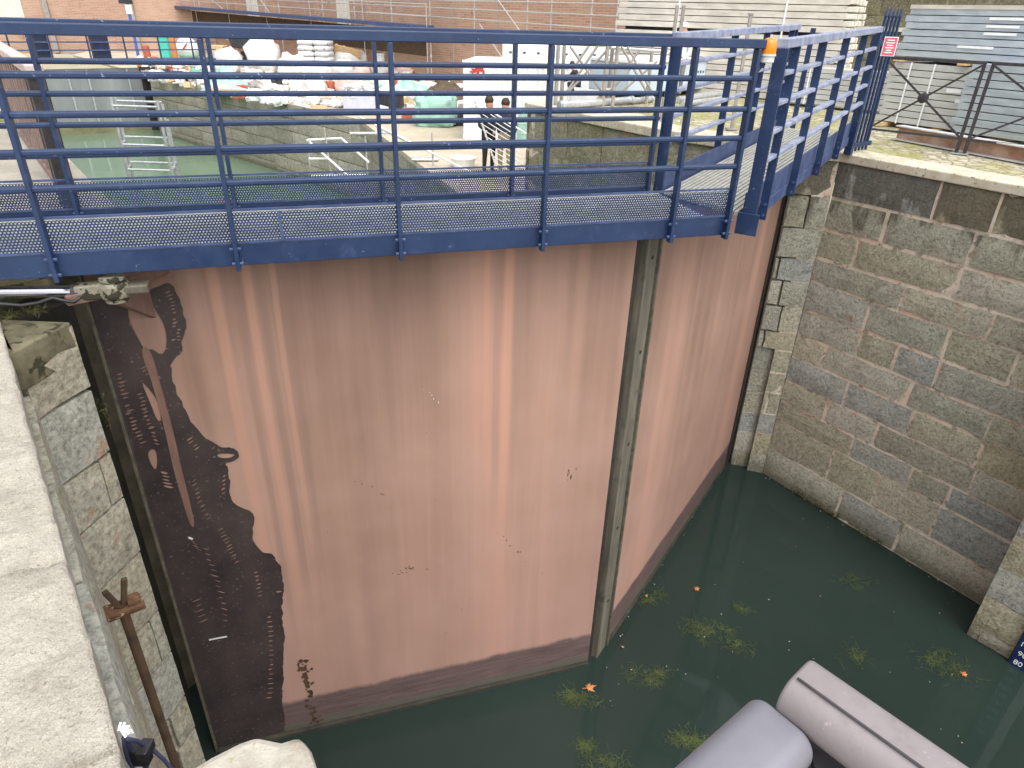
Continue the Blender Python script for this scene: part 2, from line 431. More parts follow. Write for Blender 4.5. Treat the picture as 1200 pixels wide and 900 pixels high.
class MB:
    def __init__(s):
        s.v = []; s.f = []; s.mi = []; s.tint = []; s.cut = []

    def add(s, vs, fs, mi=0, tint=None):
        k = len(s.v)
        s.cut.append((k, len(s.f)))
        s.v += [V(v) for v in vs]
        s.f += [tuple(i + k for i in f) for f in fs]
        s.mi += [mi] * len(fs)
        s.tint += [tint if tint is not None else .5] * len(vs)
        return s

    def box(s, c, size, ax=None, mi=0, tint=None):
        c = V(c); ax = ax or (V((1, 0, 0)), V((0, 1, 0)), V((0, 0, 1)))
        h = [ax[i] * (size[i] / 2) for i in range(3)]
        vs = [c + h[0] * a + h[1] * b + h[2] * d for a in (-1, 1) for b in (-1, 1) for d in (-1, 1)]
        return s.add(vs, [(0, 1, 3, 2), (4, 6, 7, 5), (0, 4, 5, 1), (2, 3, 7, 6), (0, 2, 6, 4), (1, 5, 7, 3)], mi, tint)

    def bar(s, p, q, w, h, up=(0, 0, 1), mi=0):     # w across, h along up
        p, q, up = V(p), V(q), V(up)
        x = (q - p); L = x.length; x.normalize()
        y = up.cross(x)
        if y.length < 1e-4:
            y = V((1, 0, 0)).cross(x)
        y.normalize(); z = x.cross(y)
        return s.box((p + q) / 2, (L, w, h), (x, y, z), mi)

    def tube(s, p, q, r, n=8, r2=None, mi=0, cap=True):
        p, q = V(p), V(q); x = (q - p).normalized()
        y = x.orthogonal().normalized(); z = x.cross(y)
        r2 = r if r2 is None else r2
        vs = []
        for c, rr in ((p, r), (q, r2)):
            vs += [c + (y * math.cos(a) + z * math.sin(a)) * rr for a in [2 * math.pi * i / n for i in range(n)]]
        fs = [(i, (i + 1) % n, n + (i + 1) % n, n + i) for i in range(n)]
        if cap:
            fs += [tuple(range(n))[::-1], tuple(range(n, 2 * n))]
        return s.add(vs, fs, mi)

    def path(s, pts, r, n=8, mi=0):
        pts = [V(p) for p in pts]
        rings = []
        ref = V((0.13, 0.31, 0.94)).normalized()
        vs = []
        for i, p in enumerate(pts):
            a = pts[max(i - 1, 0)]; b = pts[min(i + 1, len(pts) - 1)]
            x = (b - a).normalized(); y = ref.cross(x)
            if y.length < .05: y = V((1, 0, 0)).cross(x)
            y.normalize(); z = x.cross(y)
            rr = r[i] if isinstance(r, (list, tuple)) else r
            vs += [p + (y * math.cos(t) + z * math.sin(t)) * rr for t in [2 * math.pi * k / n for k in range(n)]]
        fs = []
        for i in range(len(pts) - 1):
            for k in range(n):
                fs.append((i * n + k, i * n + (k + 1) % n, (i + 1) * n + (k + 1) % n, (i + 1) * n + k))
        fs += [tuple(range(n))[::-1], tuple(range((len(pts) - 1) * n, len(pts) * n))]
        return s.add(vs, fs, mi)

    def prism(s, poly, vec, mi=0, tint=None):        # polygon (3-D points) swept by vec
        poly = [V(p) for p in poly]; vec = V(vec); n = len(poly)
        vs = poly + [p + vec for p in poly]
        fs = [tuple(range(n))[::-1], tuple(range(n, 2 * n))] + [(i, (i + 1) % n, n + (i + 1) % n, n + i) for i in range(n)]
        return s.add(vs, fs, mi, tint)

    def sheet(s, poly, mi=0):
        return s.add(poly, [tuple(range(len(poly)))], mi)

    def lathe(s, base, prof, n=20, mi=0, axis=(0, 0, 1)):
        base = V(base); ax = V(axis).normalized(); y = ax.orthogonal().normalized(); z = ax.cross(y)
        vs = []
        for r, h in prof:
            vs += [base + ax * h + (y * math.cos(t) + z * math.sin(t)) * r for t in [2 * math.pi * k / n for k in range(n)]]
        fs = []
        for i in range(len(prof) - 1):
            for k in range(n):
                fs.append((i * n + k, i * n + (k + 1) % n, (i + 1) * n + (k + 1) % n, (i + 1) * n + k))
        fs += [tuple(range(n))[::-1], tuple(range((len(prof) - 1) * n, len(prof) * n))]
        return s.add(vs, fs, mi)

    def blob(s, c, size, seed=0, rough=.25, sub=3, flat=0, freq=1.6, mi=0, sag=0, rz=0):
        bm = bmesh.new(); bmesh.ops.create_icosphere(bm, subdivisions=sub, radius=1)
        c = V(c); vs = []
        cr, sr = math.cos(rz), math.sin(rz)
        for v in bm.verts:
            d = v.co.normalized()
            k = 1 + rough * noise.fractal(d * freq + V((seed * 3.7, seed * 1.3, 0)), .8, 2.0, 4)
            p = V((abs(d.x) ** (1 - flat) * math.copysign(1, d.x), abs(d.y) ** (1 - flat) * math.copysign(1, d.y), abs(d.z) ** (1 - flat) * math.copysign(1, d.z))) * k
            p = V((p.x * size[0], p.y * size[1], p.z * size[2]))
            if p.z < -size[2] * .75: p.z = -size[2] * .75 + (p.z + size[2] * .75) * .1
            p = V((p.x * cr - p.y * sr, p.x * sr + p.y * cr, p.z))
            vs.append(c + p + V((0, 0, size[2] * .75)))
        fs = [tuple(v.index for v in f.verts) for f in bm.faces]
        bm.free()
        return s.add(vs, fs, mi)

    def each(s, name, mat, parent, **kw):            # one object per added piece
        for i, (v0, f0) in enumerate(s.cut):
            v1, f1 = s.cut[i + 1] if i + 1 < len(s.cut) else (len(s.v), len(s.f))
            m = MB(); m.add(s.v[v0:v1], [tuple(k - v0 for k in f) for f in s.f[f0:f1]])
            m.build(name, mat, parent, **kw)

    def build(s, name, mat, parent=None, bevel=0, smooth=False, tinted=False, auto=None):
        inv = Matrix.Identity(4)
        if parent is not None:
            inv = ROOT[root_of(parent).name].inverted()
        me = bpy.data.meshes.new(name)
        me.from_pydata([tuple(inv @ v) for v in s.v], [], s.f)
        mats = mat if isinstance(mat, (list, tuple)) else [mat]
        for m in mats:
            me.materials.append(m)
        if len(mats) > 1:
            me.polygons.foreach_set('material_index', s.mi)
        if tinted:
            a = me.attributes.new('tint', 'FLOAT', 'POINT')
            a.data.foreach_set('value', s.tint)
        bm = bmesh.new(); bm.from_mesh(me); bmesh.ops.recalc_face_normals(bm, faces=bm.faces); bm.to_mesh(me); bm.free()
        if smooth:
            me.polygons.foreach_set('use_smooth', [True] * len(me.polygons))
        o = bpy.data.objects.new(name, me)
        COL.objects.link(o)
        if parent is not None:
            o.parent = parent
        if bevel:
            b = o.modifiers.new('bevel', 'BEVEL'); b.width = bevel; b.segments = 2; b.limit_method = 'ANGLE'; b.angle_limit = .6
        return o


def single(name, mb, mat, label, cat, base, group=None, **kw):   # a thing that is one mesh, origin at its base
    me_root = bpy.data.objects.new('tmp', None)
    ROOT['tmp'] = Matrix.Translation(V(base))
    me_root.name = 'tmp'
    o = None
    inv = V(base)
    mb.v = [v - inv for v in mb.v]
    o = mb.build(name, mat, None, **kw)
    o.location = base
    bpy.data.objects.remove(me_root)
    return tag(o, label, cat, group)


def copy_tree(o, loc, rotz=None, label=None):
    c = o.copy(); COL.objects.link(c); c.location = loc
    if rotz is not None: c.rotation_euler = (0, 0, rotz)
    if label: c['label'] = label
    for ch in list(o.children):
        d = ch.copy(); COL.objects.link(d); d.parent = c
        for g in list(ch.children):
            e = g.copy(); COL.objects.link(e); e.parent = d
    return c


def text_mesh(name, body, size, mat, parent, M4, thick=.0015):
    cu = bpy.data.curves.new(name, 'FONT'); cu.body = body; cu.size = size; cu.extrude = thick
    cu.align_x = 'CENTER'; cu.align_y = 'CENTER'
    o = bpy.data.objects.new(name + '_tmp', cu); COL.objects.link(o)
    dg = bpy.context.evaluated_depsgraph_get()
    me = bpy.data.meshes.new_from_object(o.evaluated_get(dg))
    bpy.data.objects.remove(o)
    inv = ROOT[root_of(parent).name].inverted()
    me.transform(inv @ M4)
    me.materials.clear(); me.materials.append(mat)
    t_ = bpy.data.objects.new(name, me); COL.objects.link(t_); t_.parent = parent
    return t_


def frame(p, x, z):
    x = V(x).normalized(); z = V(z).normalized(); y = z.cross(x).normalized()
    return Matrix(((x.x, y.x, z.x, p[0]), (x.y, y.y, z.y, p[1]), (x.z, y.z, z.z, p[2]), (0, 0, 0, 1)))


def masonry(mb_blocks, A, B, z0, z1, out, courses, lens, seed, gap=.016, depth=.10, jit=.006, mi=0):
    """courses of dressed blocks on the wall from A to B; out = outward normal; each block is chamfered and slightly irregular"""
    rnd = random.Random(seed)
    A, B = V((A[0], A[1], 0)), V((B[0], B[1], 0))
    x = (B - A); L = x.length; x.normalize(); out = V(out)
    z = z1; ci = 0
    while z > z0 + .02:
        h = courses[ci % len(courses)] * rnd.uniform(.92, 1.08); ci += 1
        if z - h < z0 + .12: h = z - z0
        s = -rnd.uniform(0, lens[0]) if ci > 1 else 0
        wob = rnd.uniform(-.01, .01)
        while s < L:
            l = rnd.uniform(*lens)
            a, b = max(s, 0), min(s + l, L)
            if L - b < .12: b = L
            s = b if b < L else L + 1
            if b - a < .05: continue
            g = gap * rnd.uniform(.6, 1.5) / 2
            d = rnd.uniform(-jit, jit)
            tint = rnd.random()
            a2, b2, zt, zb = a + (g if a > 0 else 0), b - (g if b < L else 0), z - g, z - h + g
            nx = max(2, int((b2 - a2) / .12)); nz = max(2, int((zt - zb) / .1))
            vs = []; fs = []
            for j in range(nz + 1):
                for i in range(nx + 1):
                    u, w = i / nx, j / nz
                    px, pz = a2 + (b2 - a2) * u, zb + (zt - zb) * w
                    e = min(min(u, 1 - u) * (b2 - a2), min(w, 1 - w) * (zt - zb))
                    edge = (i in (0, nx)) or (j in (0, nz))
                    q = noise.fractal(V((px * 3.1, pz * 3.1, seed * 2.7 + ci)), .8, 2.0, 3)
                    dd = d + .009 * q - (.010 if edge else 0)
                    if edge:
                        px += .012 * noise.noise(V((px * 9, pz * 9, seed))) if 0 < px < L - 1e-3 else 0
                        pz += .013 * noise.noise(V((pz * 9, px * 9, seed + 5)))
                    vs.append(A + x * px + out * dd + V((0, 0, pz)))
            W = nx + 1
            for j in range(nz):
                for i in range(nx):
                    fs.append((j * W + i, j * W + i + 1, (j + 1) * W + i + 1, (j + 1) * W + i))
            ring = [i for i in range(W)] + [j * W + nx for j in range(1, nz + 1)] + [nz * W + i for i in range(nx - 1, -1, -1)] + [j * W for j in range(nz - 1, 0, -1)]
            k = len(vs)
            for r in ring:
                vs.append(vs[r] - out * depth)
            for i in range(len(ring)):
                fs.append((ring[i], k + i, k + (i + 1) % len(ring), ring[(i + 1) % len(ring)]))
            mb_blocks.add(vs, fs, mi, tint)
        z -= h


def struct(o, kind='structure'):
    o['kind'] = kind
    return o


# ------------------------------------------------------------------ plan of the place
YAW = 0.302992
U = V((math.cos(YAW), math.sin(YAW), 0)); N = V((-math.sin(YAW), math.cos(YAW), 0))    # along / away across the left leaf
ZQ, ZL, ZT = 4.62, 4.45, 2.75                        # right quay, left quay, works terrace
def h(z): return EYE + z
AX = V((.602, -.799, 0))                              # chamber axis towards the viewer
AC = V((.799, .602, 0))

# ---- ground sheets
mb = MB(); mb.sheet([(-90, -60, -2.5), (90, -60, -2.5), (90, 140, -2.5), (-90, 140, -2.5)])
struct(mb.build('ground', M['earth']))
E0 = V((-2.5, 3.05, 0)); CHL = V((.622, -.783, 0))   # left chamber edge
# front water, rear water
mb = MB(); mb.sheet([(-3.6, 4.9, 0), (.9, 5.05, 0), (3.3, 8.75, 0), (5.2, 9.2, 0), (12, 0, 0), (9, -12, 0), (-1, -12, 0), (-1.5, 0, 0), (-4.0, 2.8, 0)])
struct(mb.build('water', M['water']))
mb = MB(); mb.sheet([(-3.4, 4.75, .012), (.95, 5.2, .012), (3.2, 8.72, .012), (6, 12, .012), (3, 30, .012), (-16, 44, .012), (-34, 40, .012), (-30, 30, .012)])
struct(mb.build('basin_water', M['water2']))

# ---- left quay (pale granite), thick
C1 = V((-2.5, 3.05, 0)); C2 = V((-2.425, 3.41, 0))
near_edge = C1 + CHL * 9
mb = MB()
def edge_s(x, y): return (on_z(x, y, ZL) - C1).dot(CHL)
joints = [-.5, .55, edge_s(72, 652), edge_s(146, 872), 3.35, 4.3, 5.4, 6.6]
ss_ = [-1.15 + i * .030 for i in range(340)]
ss_ += [j_ + d_ for j_ in joints for d_ in (-.012, -.006, 0, .006, .012)]
ss_ = sorted(x_ for x_ in ss_ if all(abs(x_ - j_) < .0125 and min(abs(x_ - j_ - d_) for d_ in (-.012, -.006, 0, .006, .012)) < 1e-6 or abs(x_ - j_) >= .0125 for j_ in joints))
ws_ = [0, .004, .010, .02, .035, .055] + [.085 + i * .034 for i in range(32)]
vs = []; fs = []
for s_ in ss_:
    slab = sum(1 for j_ in joints if j_ < s_)
    jd = min(abs(s_ - j_ - .02 * noise.noise(V((j_, 3, 0)))) for j_ in joints)
    for w_ in ws_:
        skew = s_ + w_ * .10
        q3 = V((skew * 1.0, w_ * 1.0, slab * 3.3))
        rough_ = .011 if slab >= 3 else .020
        z_ = rough_ * noise.fractal(q3 * 3.0, .75, 2.0, 5) + .007 * noise.fractal(q3 * 14, .8, 2.0, 3) + .010 * noise.noise(V((slab * 7.7, 1, 2)))
        z_ += .010 * (w_ - .4) * noise.noise(V((slab * 5.1, 4, 2)))
        rnd_e = max(0, 1 - w_ / .016) ** 2
        out_ = .007 * noise.fractal(V((s_ * 5, slab * 2.0, 0)), .8, 2, 4) * max(0, 1 - w_ / .2) + .006 * noise.noise(V((slab * 9.1, 0, 0))) * max(0, 1 - w_ / .3)
        z_ -= .008 * rnd_e + .012 * rnd_e * abs(noise.fractal(V((s_ * 12, 3, slab)), .8, 2, 3))
        if jd < .010 + .008 * noise.noise(V((w_ * 9, slab, 0))): z_ -= .022
        if slab == 2 and jd < .05 and w_ < .10: z_ -= .030 * (1 - jd / .05)
        if slab == 3 and jd < .05 and w_ < .10 and s_ < joints[2] + .05: z_ -= .02 * (1 - jd / .05)
        vs.append(C1 + CHL * s_ - AC * (w_ + .028 - out_) + V((0, 0, ZL + z_)))
W_ = len(ws_)
for i in range(len(ss_) - 1):
    for j in range(W_ - 1):
        fs.append((i * W_ + j, i * W_ + j + 1, (i + 1) * W_ + j + 1, (i + 1) * W_ + j))
k_ = len(vs)
for i in range(len(ss_)):
    p = vs[i * W_]; vs.append(V((p.x, p.y, ZL - .16)) - AC * .004 + AC * .006 * noise.noise(p * 9)); vs.append(V((p.x, p.y, ZL - .30)) - AC * .012)
for i in range(len(ss_) - 1):
    fs.append((i * W_, (i + 1) * W_, k_ + 2 * i + 2, k_ + 2 * i)); fs.append((k_ + 2 * i, k_ + 2 * i + 2, k_ + 2 * i + 3, k_ + 2 * i + 1))
mb.add(vs, fs)
struct(mb.build('quay_coping', M['pale_quay'], smooth=False))
mb = MB()
e0, e1 = C1 - CHL * 1.15 - AC * 1.08, near_edge - AC * 1.08
mb.prism([p + V((0, 0, ZL - .014)) for p in (e0, e1, V((-6, -8, 0)), V((-14, 2, 0)), V((-9, 9.5, 0)))], (0, 0, -.28))
struct(mb.build('quay', M['pale_quay']))
mb = MB(); mb.prism([p + V((0, 0, ZL - .05)) for p in (C1 + CHL * .02 - AC * .10, C1 + CHL * .02 - AC * .008, C2 + V((-.01, 0, 0)), V((-3.0, 3.42, 0)), C1 - CHL * 1.1 - AC * .10)], (0, 0, -.22))
struct(mb.build('wall_top', M['mossy_top'], bevel=.01))

# chamber wall on the left: grazing face + return face beside the gate + recess
wl = MB(); back = MB()
masonry(wl, C1, near_edge, 0, ZL - .302, AC, [.42, .5, .38, .46], (.7, 1.3), 3, depth=.08)
masonry(wl, C2, C1, 0, ZL - .06, (.98, -.18, 0), [.40, .48, .36, .44, .52], (.2, .5), 5, gap=.02, depth=.08, jit=.006)
RC = [C2 - V((.10, -.02, 0)), V((-2.98, 3.50, 0)), V((-3.12, 3.95, 0)), V((-3.05, 4.35, 0))]
back.prism([(C1 - AC * .05) + V((0, 0, -2)), near_edge - AC * .05 + V((0, 0, -2)), near_edge - AC * .6 + V((0, 0, -2)), C1 - AC * .6 + V((0, 0, -2)), C2 + V((-.07, .0, -2))], (0, 0, ZL + 1.65))
rec = MB()
for a, b in zip(RC[:-1], RC[1:]):
    d = (b - a).normalized(); nn = V((d.y, -d.x, 0))
    rec.prism([a + V((0, 0, -2)), b + V((0, 0, -2)), b - nn * .3 + V((0, 0, -2)), a - nn * .3 + V((0, 0, -2))], (0, 0, ZL + 1.69))
w = thing('lock_wall', 'buff stone lock wall with a narrow return face under the pale left quay', 'wall', C1)
wl.build('stonework', M['stone_l'], w, tinted=True)
back.build('mortar_bed', M['mortar'], w)
rec.build('gate_recess', M['recess'], w)

# ---- right chamber wall
K0 = V((3.34, 8.49, 0)); K1 = V((3.79, 8.38, 0)); RD = V((.576, -.817, 0)); RO = V((-.817, -.576, 0))
K2 = K1 + RD * 3.05
wr = MB(); bk = MB()
masonry(wr, K1, K1 + RD * 10, 0, ZQ - .05, RO, [.47, .42, .37, .33, .37, .35, .31, .36, .33, .30], (.45, 1.25), 11, gap=.034, jit=.006)
KN = V((-.30, -.95, 0)); KM = K0.lerp(K1, .52)
masonry(wr, KM, K1, 0, 2.02, KN, [.36, .33, .35, .31], (.3, .6), 13, gap=.024, jit=.006)
masonry(wr, K0 - KN * .10, KM - KN * .10, 0, 2.02, KN, [.36, .33, .35, .31], (.3, .6), 15, gap=.02, jit=.004)
masonry(wr, K0, K1, 2.02, ZQ - .05, KN, [.47, .42, .37, .33, .37, .35, .31, .36, .33, .30], (.3, .6), 12, gap=.024, jit=.008)
for A_, B_, o_, dd_ in ((K1, K1 + RD * 10, RO, .019), (K0, KM, KN, .119), (KM, K1, KN, .019)):
    bk.prism([A_ - o_ * dd_ + V((0, 0, -2)), B_ - o_ * dd_ + V((0, 0, -2)), B_ - o_ * .5 + V((0, 0, -2)), A_ - o_ * .5 + V((0, 0, -2))], (0, 0, ZQ + 1.93))
w = thing('lock_wall', 'tall grey stone lock wall with pinkish joints and dark wet top course, on the right', 'wall', K1)
wr.build('stonework', M['stone_r'], w, tinted=True)
bk.build('mortar_bed', M['mortar'], w)
# coping and cobbled quay on the right
mb = MB()
cw = .42
c0 = K1 - RO * -.0
cop = [K0 + V((-.05, .02, 0)), K1 + RO * .02, K1 + RD * 10 + RO * .02, K1 + RD * 10 - RO * cw, K1 - RO * cw + V((.0, .05, 0)), K0 + V((.25, .5, 0))]
mb.prism([p + V((0, 0, ZQ)) for p in cop], (0, 0, -.10))
struct(mb.build('quay_coping', M['coping'], bevel=.012))
mb = MB()
RW = [V((3.30, 8.75, 0)), V((1.98, 9.95, 0)), V((.114, 12.60, 0))]      # rear retaining wall of the upper quay
upper = [K0 + V((.24, .49, 0)), K1 - RO * (cw - .005), K1 + RD * 10 - RO * (cw - .005), V((40, 2, 0)), V((40, 30, 0)), V((6, 30, 0)), V((2.6, 20, 0)), V((1.35, 13.4, 0)), V((.62, 12.85, 0)), V((2.3, 10.3, 0))]
mb.prism([p + V((0, 0, ZQ - .012)) for p in upper], (0, 0, -.4))
struct(mb.build('quay_cobbles', M['cobbles']))

# pilaster with the depth gauge
P0 = on_z(1132, 744, 0); P1 = P0 + V((.64, -.77, 0)) * .42
po = V((-.77, -.64, 0))
mp_ = MB(); mpb = MB()
masonry(mp_, P0, P1, 0, ZQ - .05, po, [.44, .40, .36, .42, .38], (.5, .6), 21, gap=.018, jit=.008, depth=.1)
mpb.prism([p + V((0, 0, -2)) for p in (P0 - po * .02, P1 - po * .02, P1 - po * .75, P0 - po * .75)], (0, 0, ZQ + 1.93))
w = thing('stone_pilaster', 'stone pilaster standing out of the right lock wall beside the depth gauge', 'pilaster', P0)
mp_.build('stonework', M['stone_r'], w, tinted=True)
mpb.build('core', M['mortar'], w)
# depth gauge
G0 = P0 + V((.64, -.77, 0)) * .43
gx = V((.64, -.77, 0))
g = thing('depth_gauge', 'dark blue depth gauge board with white numbers standing in the water at the right edge', 'gauge', G0)
gb = MB(); gb.box(G0 + gx * .09 + po * .03 + V((0, 0, .78)), (.18, .03, 2.1), (gx, po, V((0, 0, 1))))
gb.build('board', M['gauge'], g, bevel=.004)
gw = MB(); gw.box(G0 + gx * .235 + po * .028 + V((0, 0, .78)), (.10, .026, 2.1), (gx, po, V((0, 0, 1))))
gw.build('white_edge', M['white'], g, bevel=.003)
gs = MB(); gs.box(G0 + gx * .16 - po * .11 + V((0, 0, .70)), (.33, .24, 3.4), (gx, po, V((0, 0, 1))))
gs.build('backing_post', M['steel_edge'], g)
for i, nmb in enumerate(('80', '90', '100', '110', '120', '130', '140', '150', '160')):
    zz = .06 + i * .125
    text_mesh('number', nmb, .085, M['white'], g, frame(G0 + gx * .075 + po * .047 + V((0, 0, zz)), gx, po))
tk = MB()
for i in range(17):
    tk.box(G0 + gx * .165 + po * .046 + V((0, 0, .06 + i * .0625)), (.03, .003, .008), (gx, po, V((0, 0, 1))))
tk.each('scale_mark', M['white'], g)

# ------------------------------------------------------------------ lock gates
DG = 4.40                                            # distance of the left skin
def gl(t, z, d=0.0): return N * (DG + d) + U * t + V((0, 0, z))
GT = 4.60                                            # gate top
L0, L1 = -1.308, 2.300
hinge = gl(L0, 0)
gate = thing('lock_gate', 'pinkish steel lock gate leaf with a ragged black coated edge, beside the left quay', 'lock gate', hinge, YAW)
b = MB(); b.box(gl((L0 + L1) / 2, (GT - 1) / 2, .03), (L1 - L0, .06, GT + 1), (U, N, V((0, 0, 1))))
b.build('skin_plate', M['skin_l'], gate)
b = MB()
for t_ in (L0 + .03, -.4, .5, 1.4, L1 - .03):
    b.box(gl(t_, (GT - 1) / 2, .20), (.03, .28, GT + .98), (U, N, V((0, 0, 1))))
for z_ in (.5, 1.6, 2.7, 3.8, GT - .05):
    b.box(gl((L0 + L1) / 2, z_, .205), (L1 - L0 - .05, .24, .03), (U, N, V((0, 0, 1))))
b.each('stiffener', M['brown_paint'], gate)
b = MB(); b.box(gl(L0 - .012, (GT - 1) / 2, .10), (.020, .24, GT + .96), (U, N, V((0, 0, 1))))
b.build('edge_plate', M['steel_edge'], gate, bevel=.003)
b = MB(); b.box(gl(L1 + .019, (GT - 1) / 2, .055), (.035, .10, GT + .99), (U, N, V((0, 0, 1))))
b.build('rubber_seal', M['seal'], gate, bevel=.004)
b = MB(); b.box(gl((L0 + L1) / 2, .015, -.02), (L1 - L0 - .01, .038, .05), (U, N, V((0, 0, 1))))
b.build('sill_bar', M['recess'], gate, bevel=.004)

GA, GB = gl(0, 0), gl(1, 0)
def gpx(x, y):                                       # photo direction -> gate plane coordinates (t, z)
    p = on_wall(x, y, GA, GB)
    return V(((p - gl(0, 0)).dot(U), p.z))

def plate_with_holes(name, mat, outer, holes, parent, off, thick=.003, smoothn=1):
    cu = bpy.data.curves.new(name, 'CURVE'); cu.dimensions = '2D'; cu.fill_mode = 'BOTH'; cu.extrude = thick / 2
    for pts in [outer] + holes:
        s_ = cu.splines.new('POLY'); s_.points.add(len(pts) - 1)
        for i, p in enumerate(pts):
            s_.points[i].co = (p[0], p[1], 0, 1)
        s_.use_cyclic_u = True
    o = bpy.data.objects.new(name + '_tmp', cu); COL.objects.link(o)
    dg = bpy.context.evaluated_depsgraph_get()
    me = bpy.data.meshes.new_from_object(o.evaluated_get(dg))
    bpy.data.objects.remove(o)
    # curve plane (t, z) -> world -> parent space
    M4 = Matrix(((U.x, 0, -N.x, 0), (U.y, 0, -N.y, 0), (0, 1, 0, 0), (0, 0, 0, 1)))
    p0 = gl(0, 0, -off); M4.translation = p0
    me.transform(ROOT[parent.name].inverted() @ M4)
    me.materials.clear(); me.materials.append(mat)
    me.name = name
    o = bpy.data.objects.new(name, me); COL.objects.link(o); o.parent = parent
    return o

def chaikin(p, n=2):
    for _ in range(n):
        q_ = []
        for i in range(len(p)):
            a, b_ = p[i], p[(i + 1) % len(p)]
            q_ += [a * .75 + b_ * .25, a * .25 + b_ * .75]
        p = q_
    return p

outer_px = [(84, 345), (130, 338), (152, 350), (172, 342), (188, 334), (202, 330), (212, 354), (217, 378), (215, 405), (208, 418), (198, 427), (203, 447), (211, 467), (219, 485), (230, 500), (241, 514), (256, 522), (272, 525), (281, 529), (278, 537), (268, 542), (262, 543), (268, 552), (268, 570), (271, 589), (284, 594), (295, 598), (299, 606), (296, 622), (297, 634), (307, 647), (318, 648), (327, 658), (331, 672), (333, 690), (330, 712), (331, 728), (334, 745), (331, 766), (333, 786), (330, 812), (331, 828), (334, 842), (332, 872), (330, 905), (150, 930), (100, 600)]
outer = chaikin([gpx(*p) for p in outer_px], 3)
outer = [p + V((.016 * noise.noise(V((p.x * 14, p.y * 14, 1))) + .007 * noise.noise(V((p.x * 45, p.y * 45, 4))), .012 * noise.noise(V((p.x * 14, p.y * 14, 7))))) for p in outer]
# straight left edge lies along the leaf
right_ = [p for p in outer if p.x > L0 + .02]
i0 = min(range(len(outer)), key=lambda i: (outer[i].x > L0 + .02, -outer[i].y))
outer = outer[i0:] + outer[:i0]
outer = [V((p.x, max(p.y, .035))) for p in outer if p.x > L0 + .02]
o2 = []
for p in outer:
    if not o2 or (p - o2[-1]).length > .006: o2.append(p)
lowest = [p for p in o2 if p.y > .036]
outer = lowest + [V((lowest[-1].x, .03)), V((L0 + .003, .03)), V((L0 + .003, lowest[0].y))]
holes = [chaikin([gpx(*p) for p in hp], 2) for hp in (
    [(149, 358), (163, 352), (176, 344), (181, 362), (192, 378), (196, 396), (194, 411), (188, 416), (178, 408), (170, 411), (164, 400), (157, 388), (151, 374)],
    [(165, 446), (172, 452), (182, 464), (188, 480), (189, 494), (184, 492), (177, 474)],
    [(172, 529), (182, 524), (185, 540), (183, 551), (178, 546)],
    [(254, 531), (272, 531), (276, 533), (268, 537), (256, 536)])]
rnd = random.Random(4)
def slits(path, wpx, step, tilt=.12, hpx=1.7):
    for (a, b_) in zip(path[:-1], path[1:]):
        L = math.dist(a, b_); n_ = max(1, int(L / step))
        for i in range(n_):
            k = (i + .5) / n_
            x_, y_ = a[0] + (b_[0] - a[0]) * k + rnd.uniform(-1, 1), a[1] + (b_[1] - a[1]) * k
            w_ = wpx * rnd.uniform(.8, 1.45) / 2; hh = 1.2 * hpx * rnd.uniform(.7, 1.2) / 2
            tl = tilt * w_
            holes.append([gpx(*p) for p in ((x_ - w_, y_ + tl), (x_ - w_ * .4, y_ - hh + tl * .4), (x_ + w_ * .4, y_ - hh - tl * .4), (x_ + w_, y_ - tl), (x_ + w_ * .3, y_ + hh - tl * .3), (x_ - w_ * .3, y_ + hh + tl * .3))])
slits([(140, 436), (147, 468), (155, 505)], 9, 4.6, .25)
slits([(163, 455), (171, 485), (178, 503)], 7, 4.4, .3)
slits([(196, 438), (202, 455), (207, 474)], 9, 4.2, .5)
slits([(167, 428), (174, 440)], 9, 4, .5)
slits([(189, 532), (193, 556), (199, 572)], 11, 4.2, -.2, 2.2)
slits([(206, 556), (211, 572)], 6, 4.5, .3)
slits([(209, 384), (209, 404)], 4, 4, .1)
slits([(220, 512), (233, 527)], 6, 4, .6)
slits([(243, 520), (254, 526)], 4, 4.5, .8)
slits([(262, 555), (262, 580)], 4, 5, .5)
slits([(328, 664), (329, 684), (326, 702)], 7, 3.6, .1, 1.5)
slits([(222, 628), (233, 645)], 9, 3.6, -.5, 1.2)
slits([(258, 618), (278, 660)], 8, 4.2, .5, 1.1)
slits([(150, 560), (172, 610), (186, 650)], 8, 6.5, .3, 1.2)
slits([(240, 640), (258, 690), (266, 730)], 9, 6.0, -.3, 1.1)
slits([(316, 720), (318, 770), (316, 820)], 7, 5.5, .1, 1.1)
slits([(230, 700), (240, 730)], 10, 6, .4, 1.0)
slits([(126, 408), (134, 440)], 6, 5, .3)
slits([(148, 470), (158, 500), (168, 520)], 8, 4.2, .3)
slits([(176, 500), (186, 522)], 7, 4.2, -.2)
slits([(226, 560), (236, 590), (246, 610)], 6, 5.2, .6, 1.2)
slits([(300, 668), (306, 700)], 6, 4.6, .2, 1.1)
slits([(204, 448), (214, 480), (224, 500)], 5, 4.6, .6)
slits([(181, 352), (190, 366)], 8, 4.2, .3)
slits([(196, 340), (202, 352), (205, 368)], 6, 4.0, .3)
slits([(205, 372), (204, 400)], 5, 3.8, .2)
def inside(p, poly):
    c_ = False
    for a, b_ in zip(poly, poly[1:] + poly[:1]):
        if (a.y > p.y) != (b_.y > p.y) and p.x < (b_.x - a.x) * (p.y - a.y) / (b_.y - a.y) + a.x: c_ = not c_
    return c_
kept = []
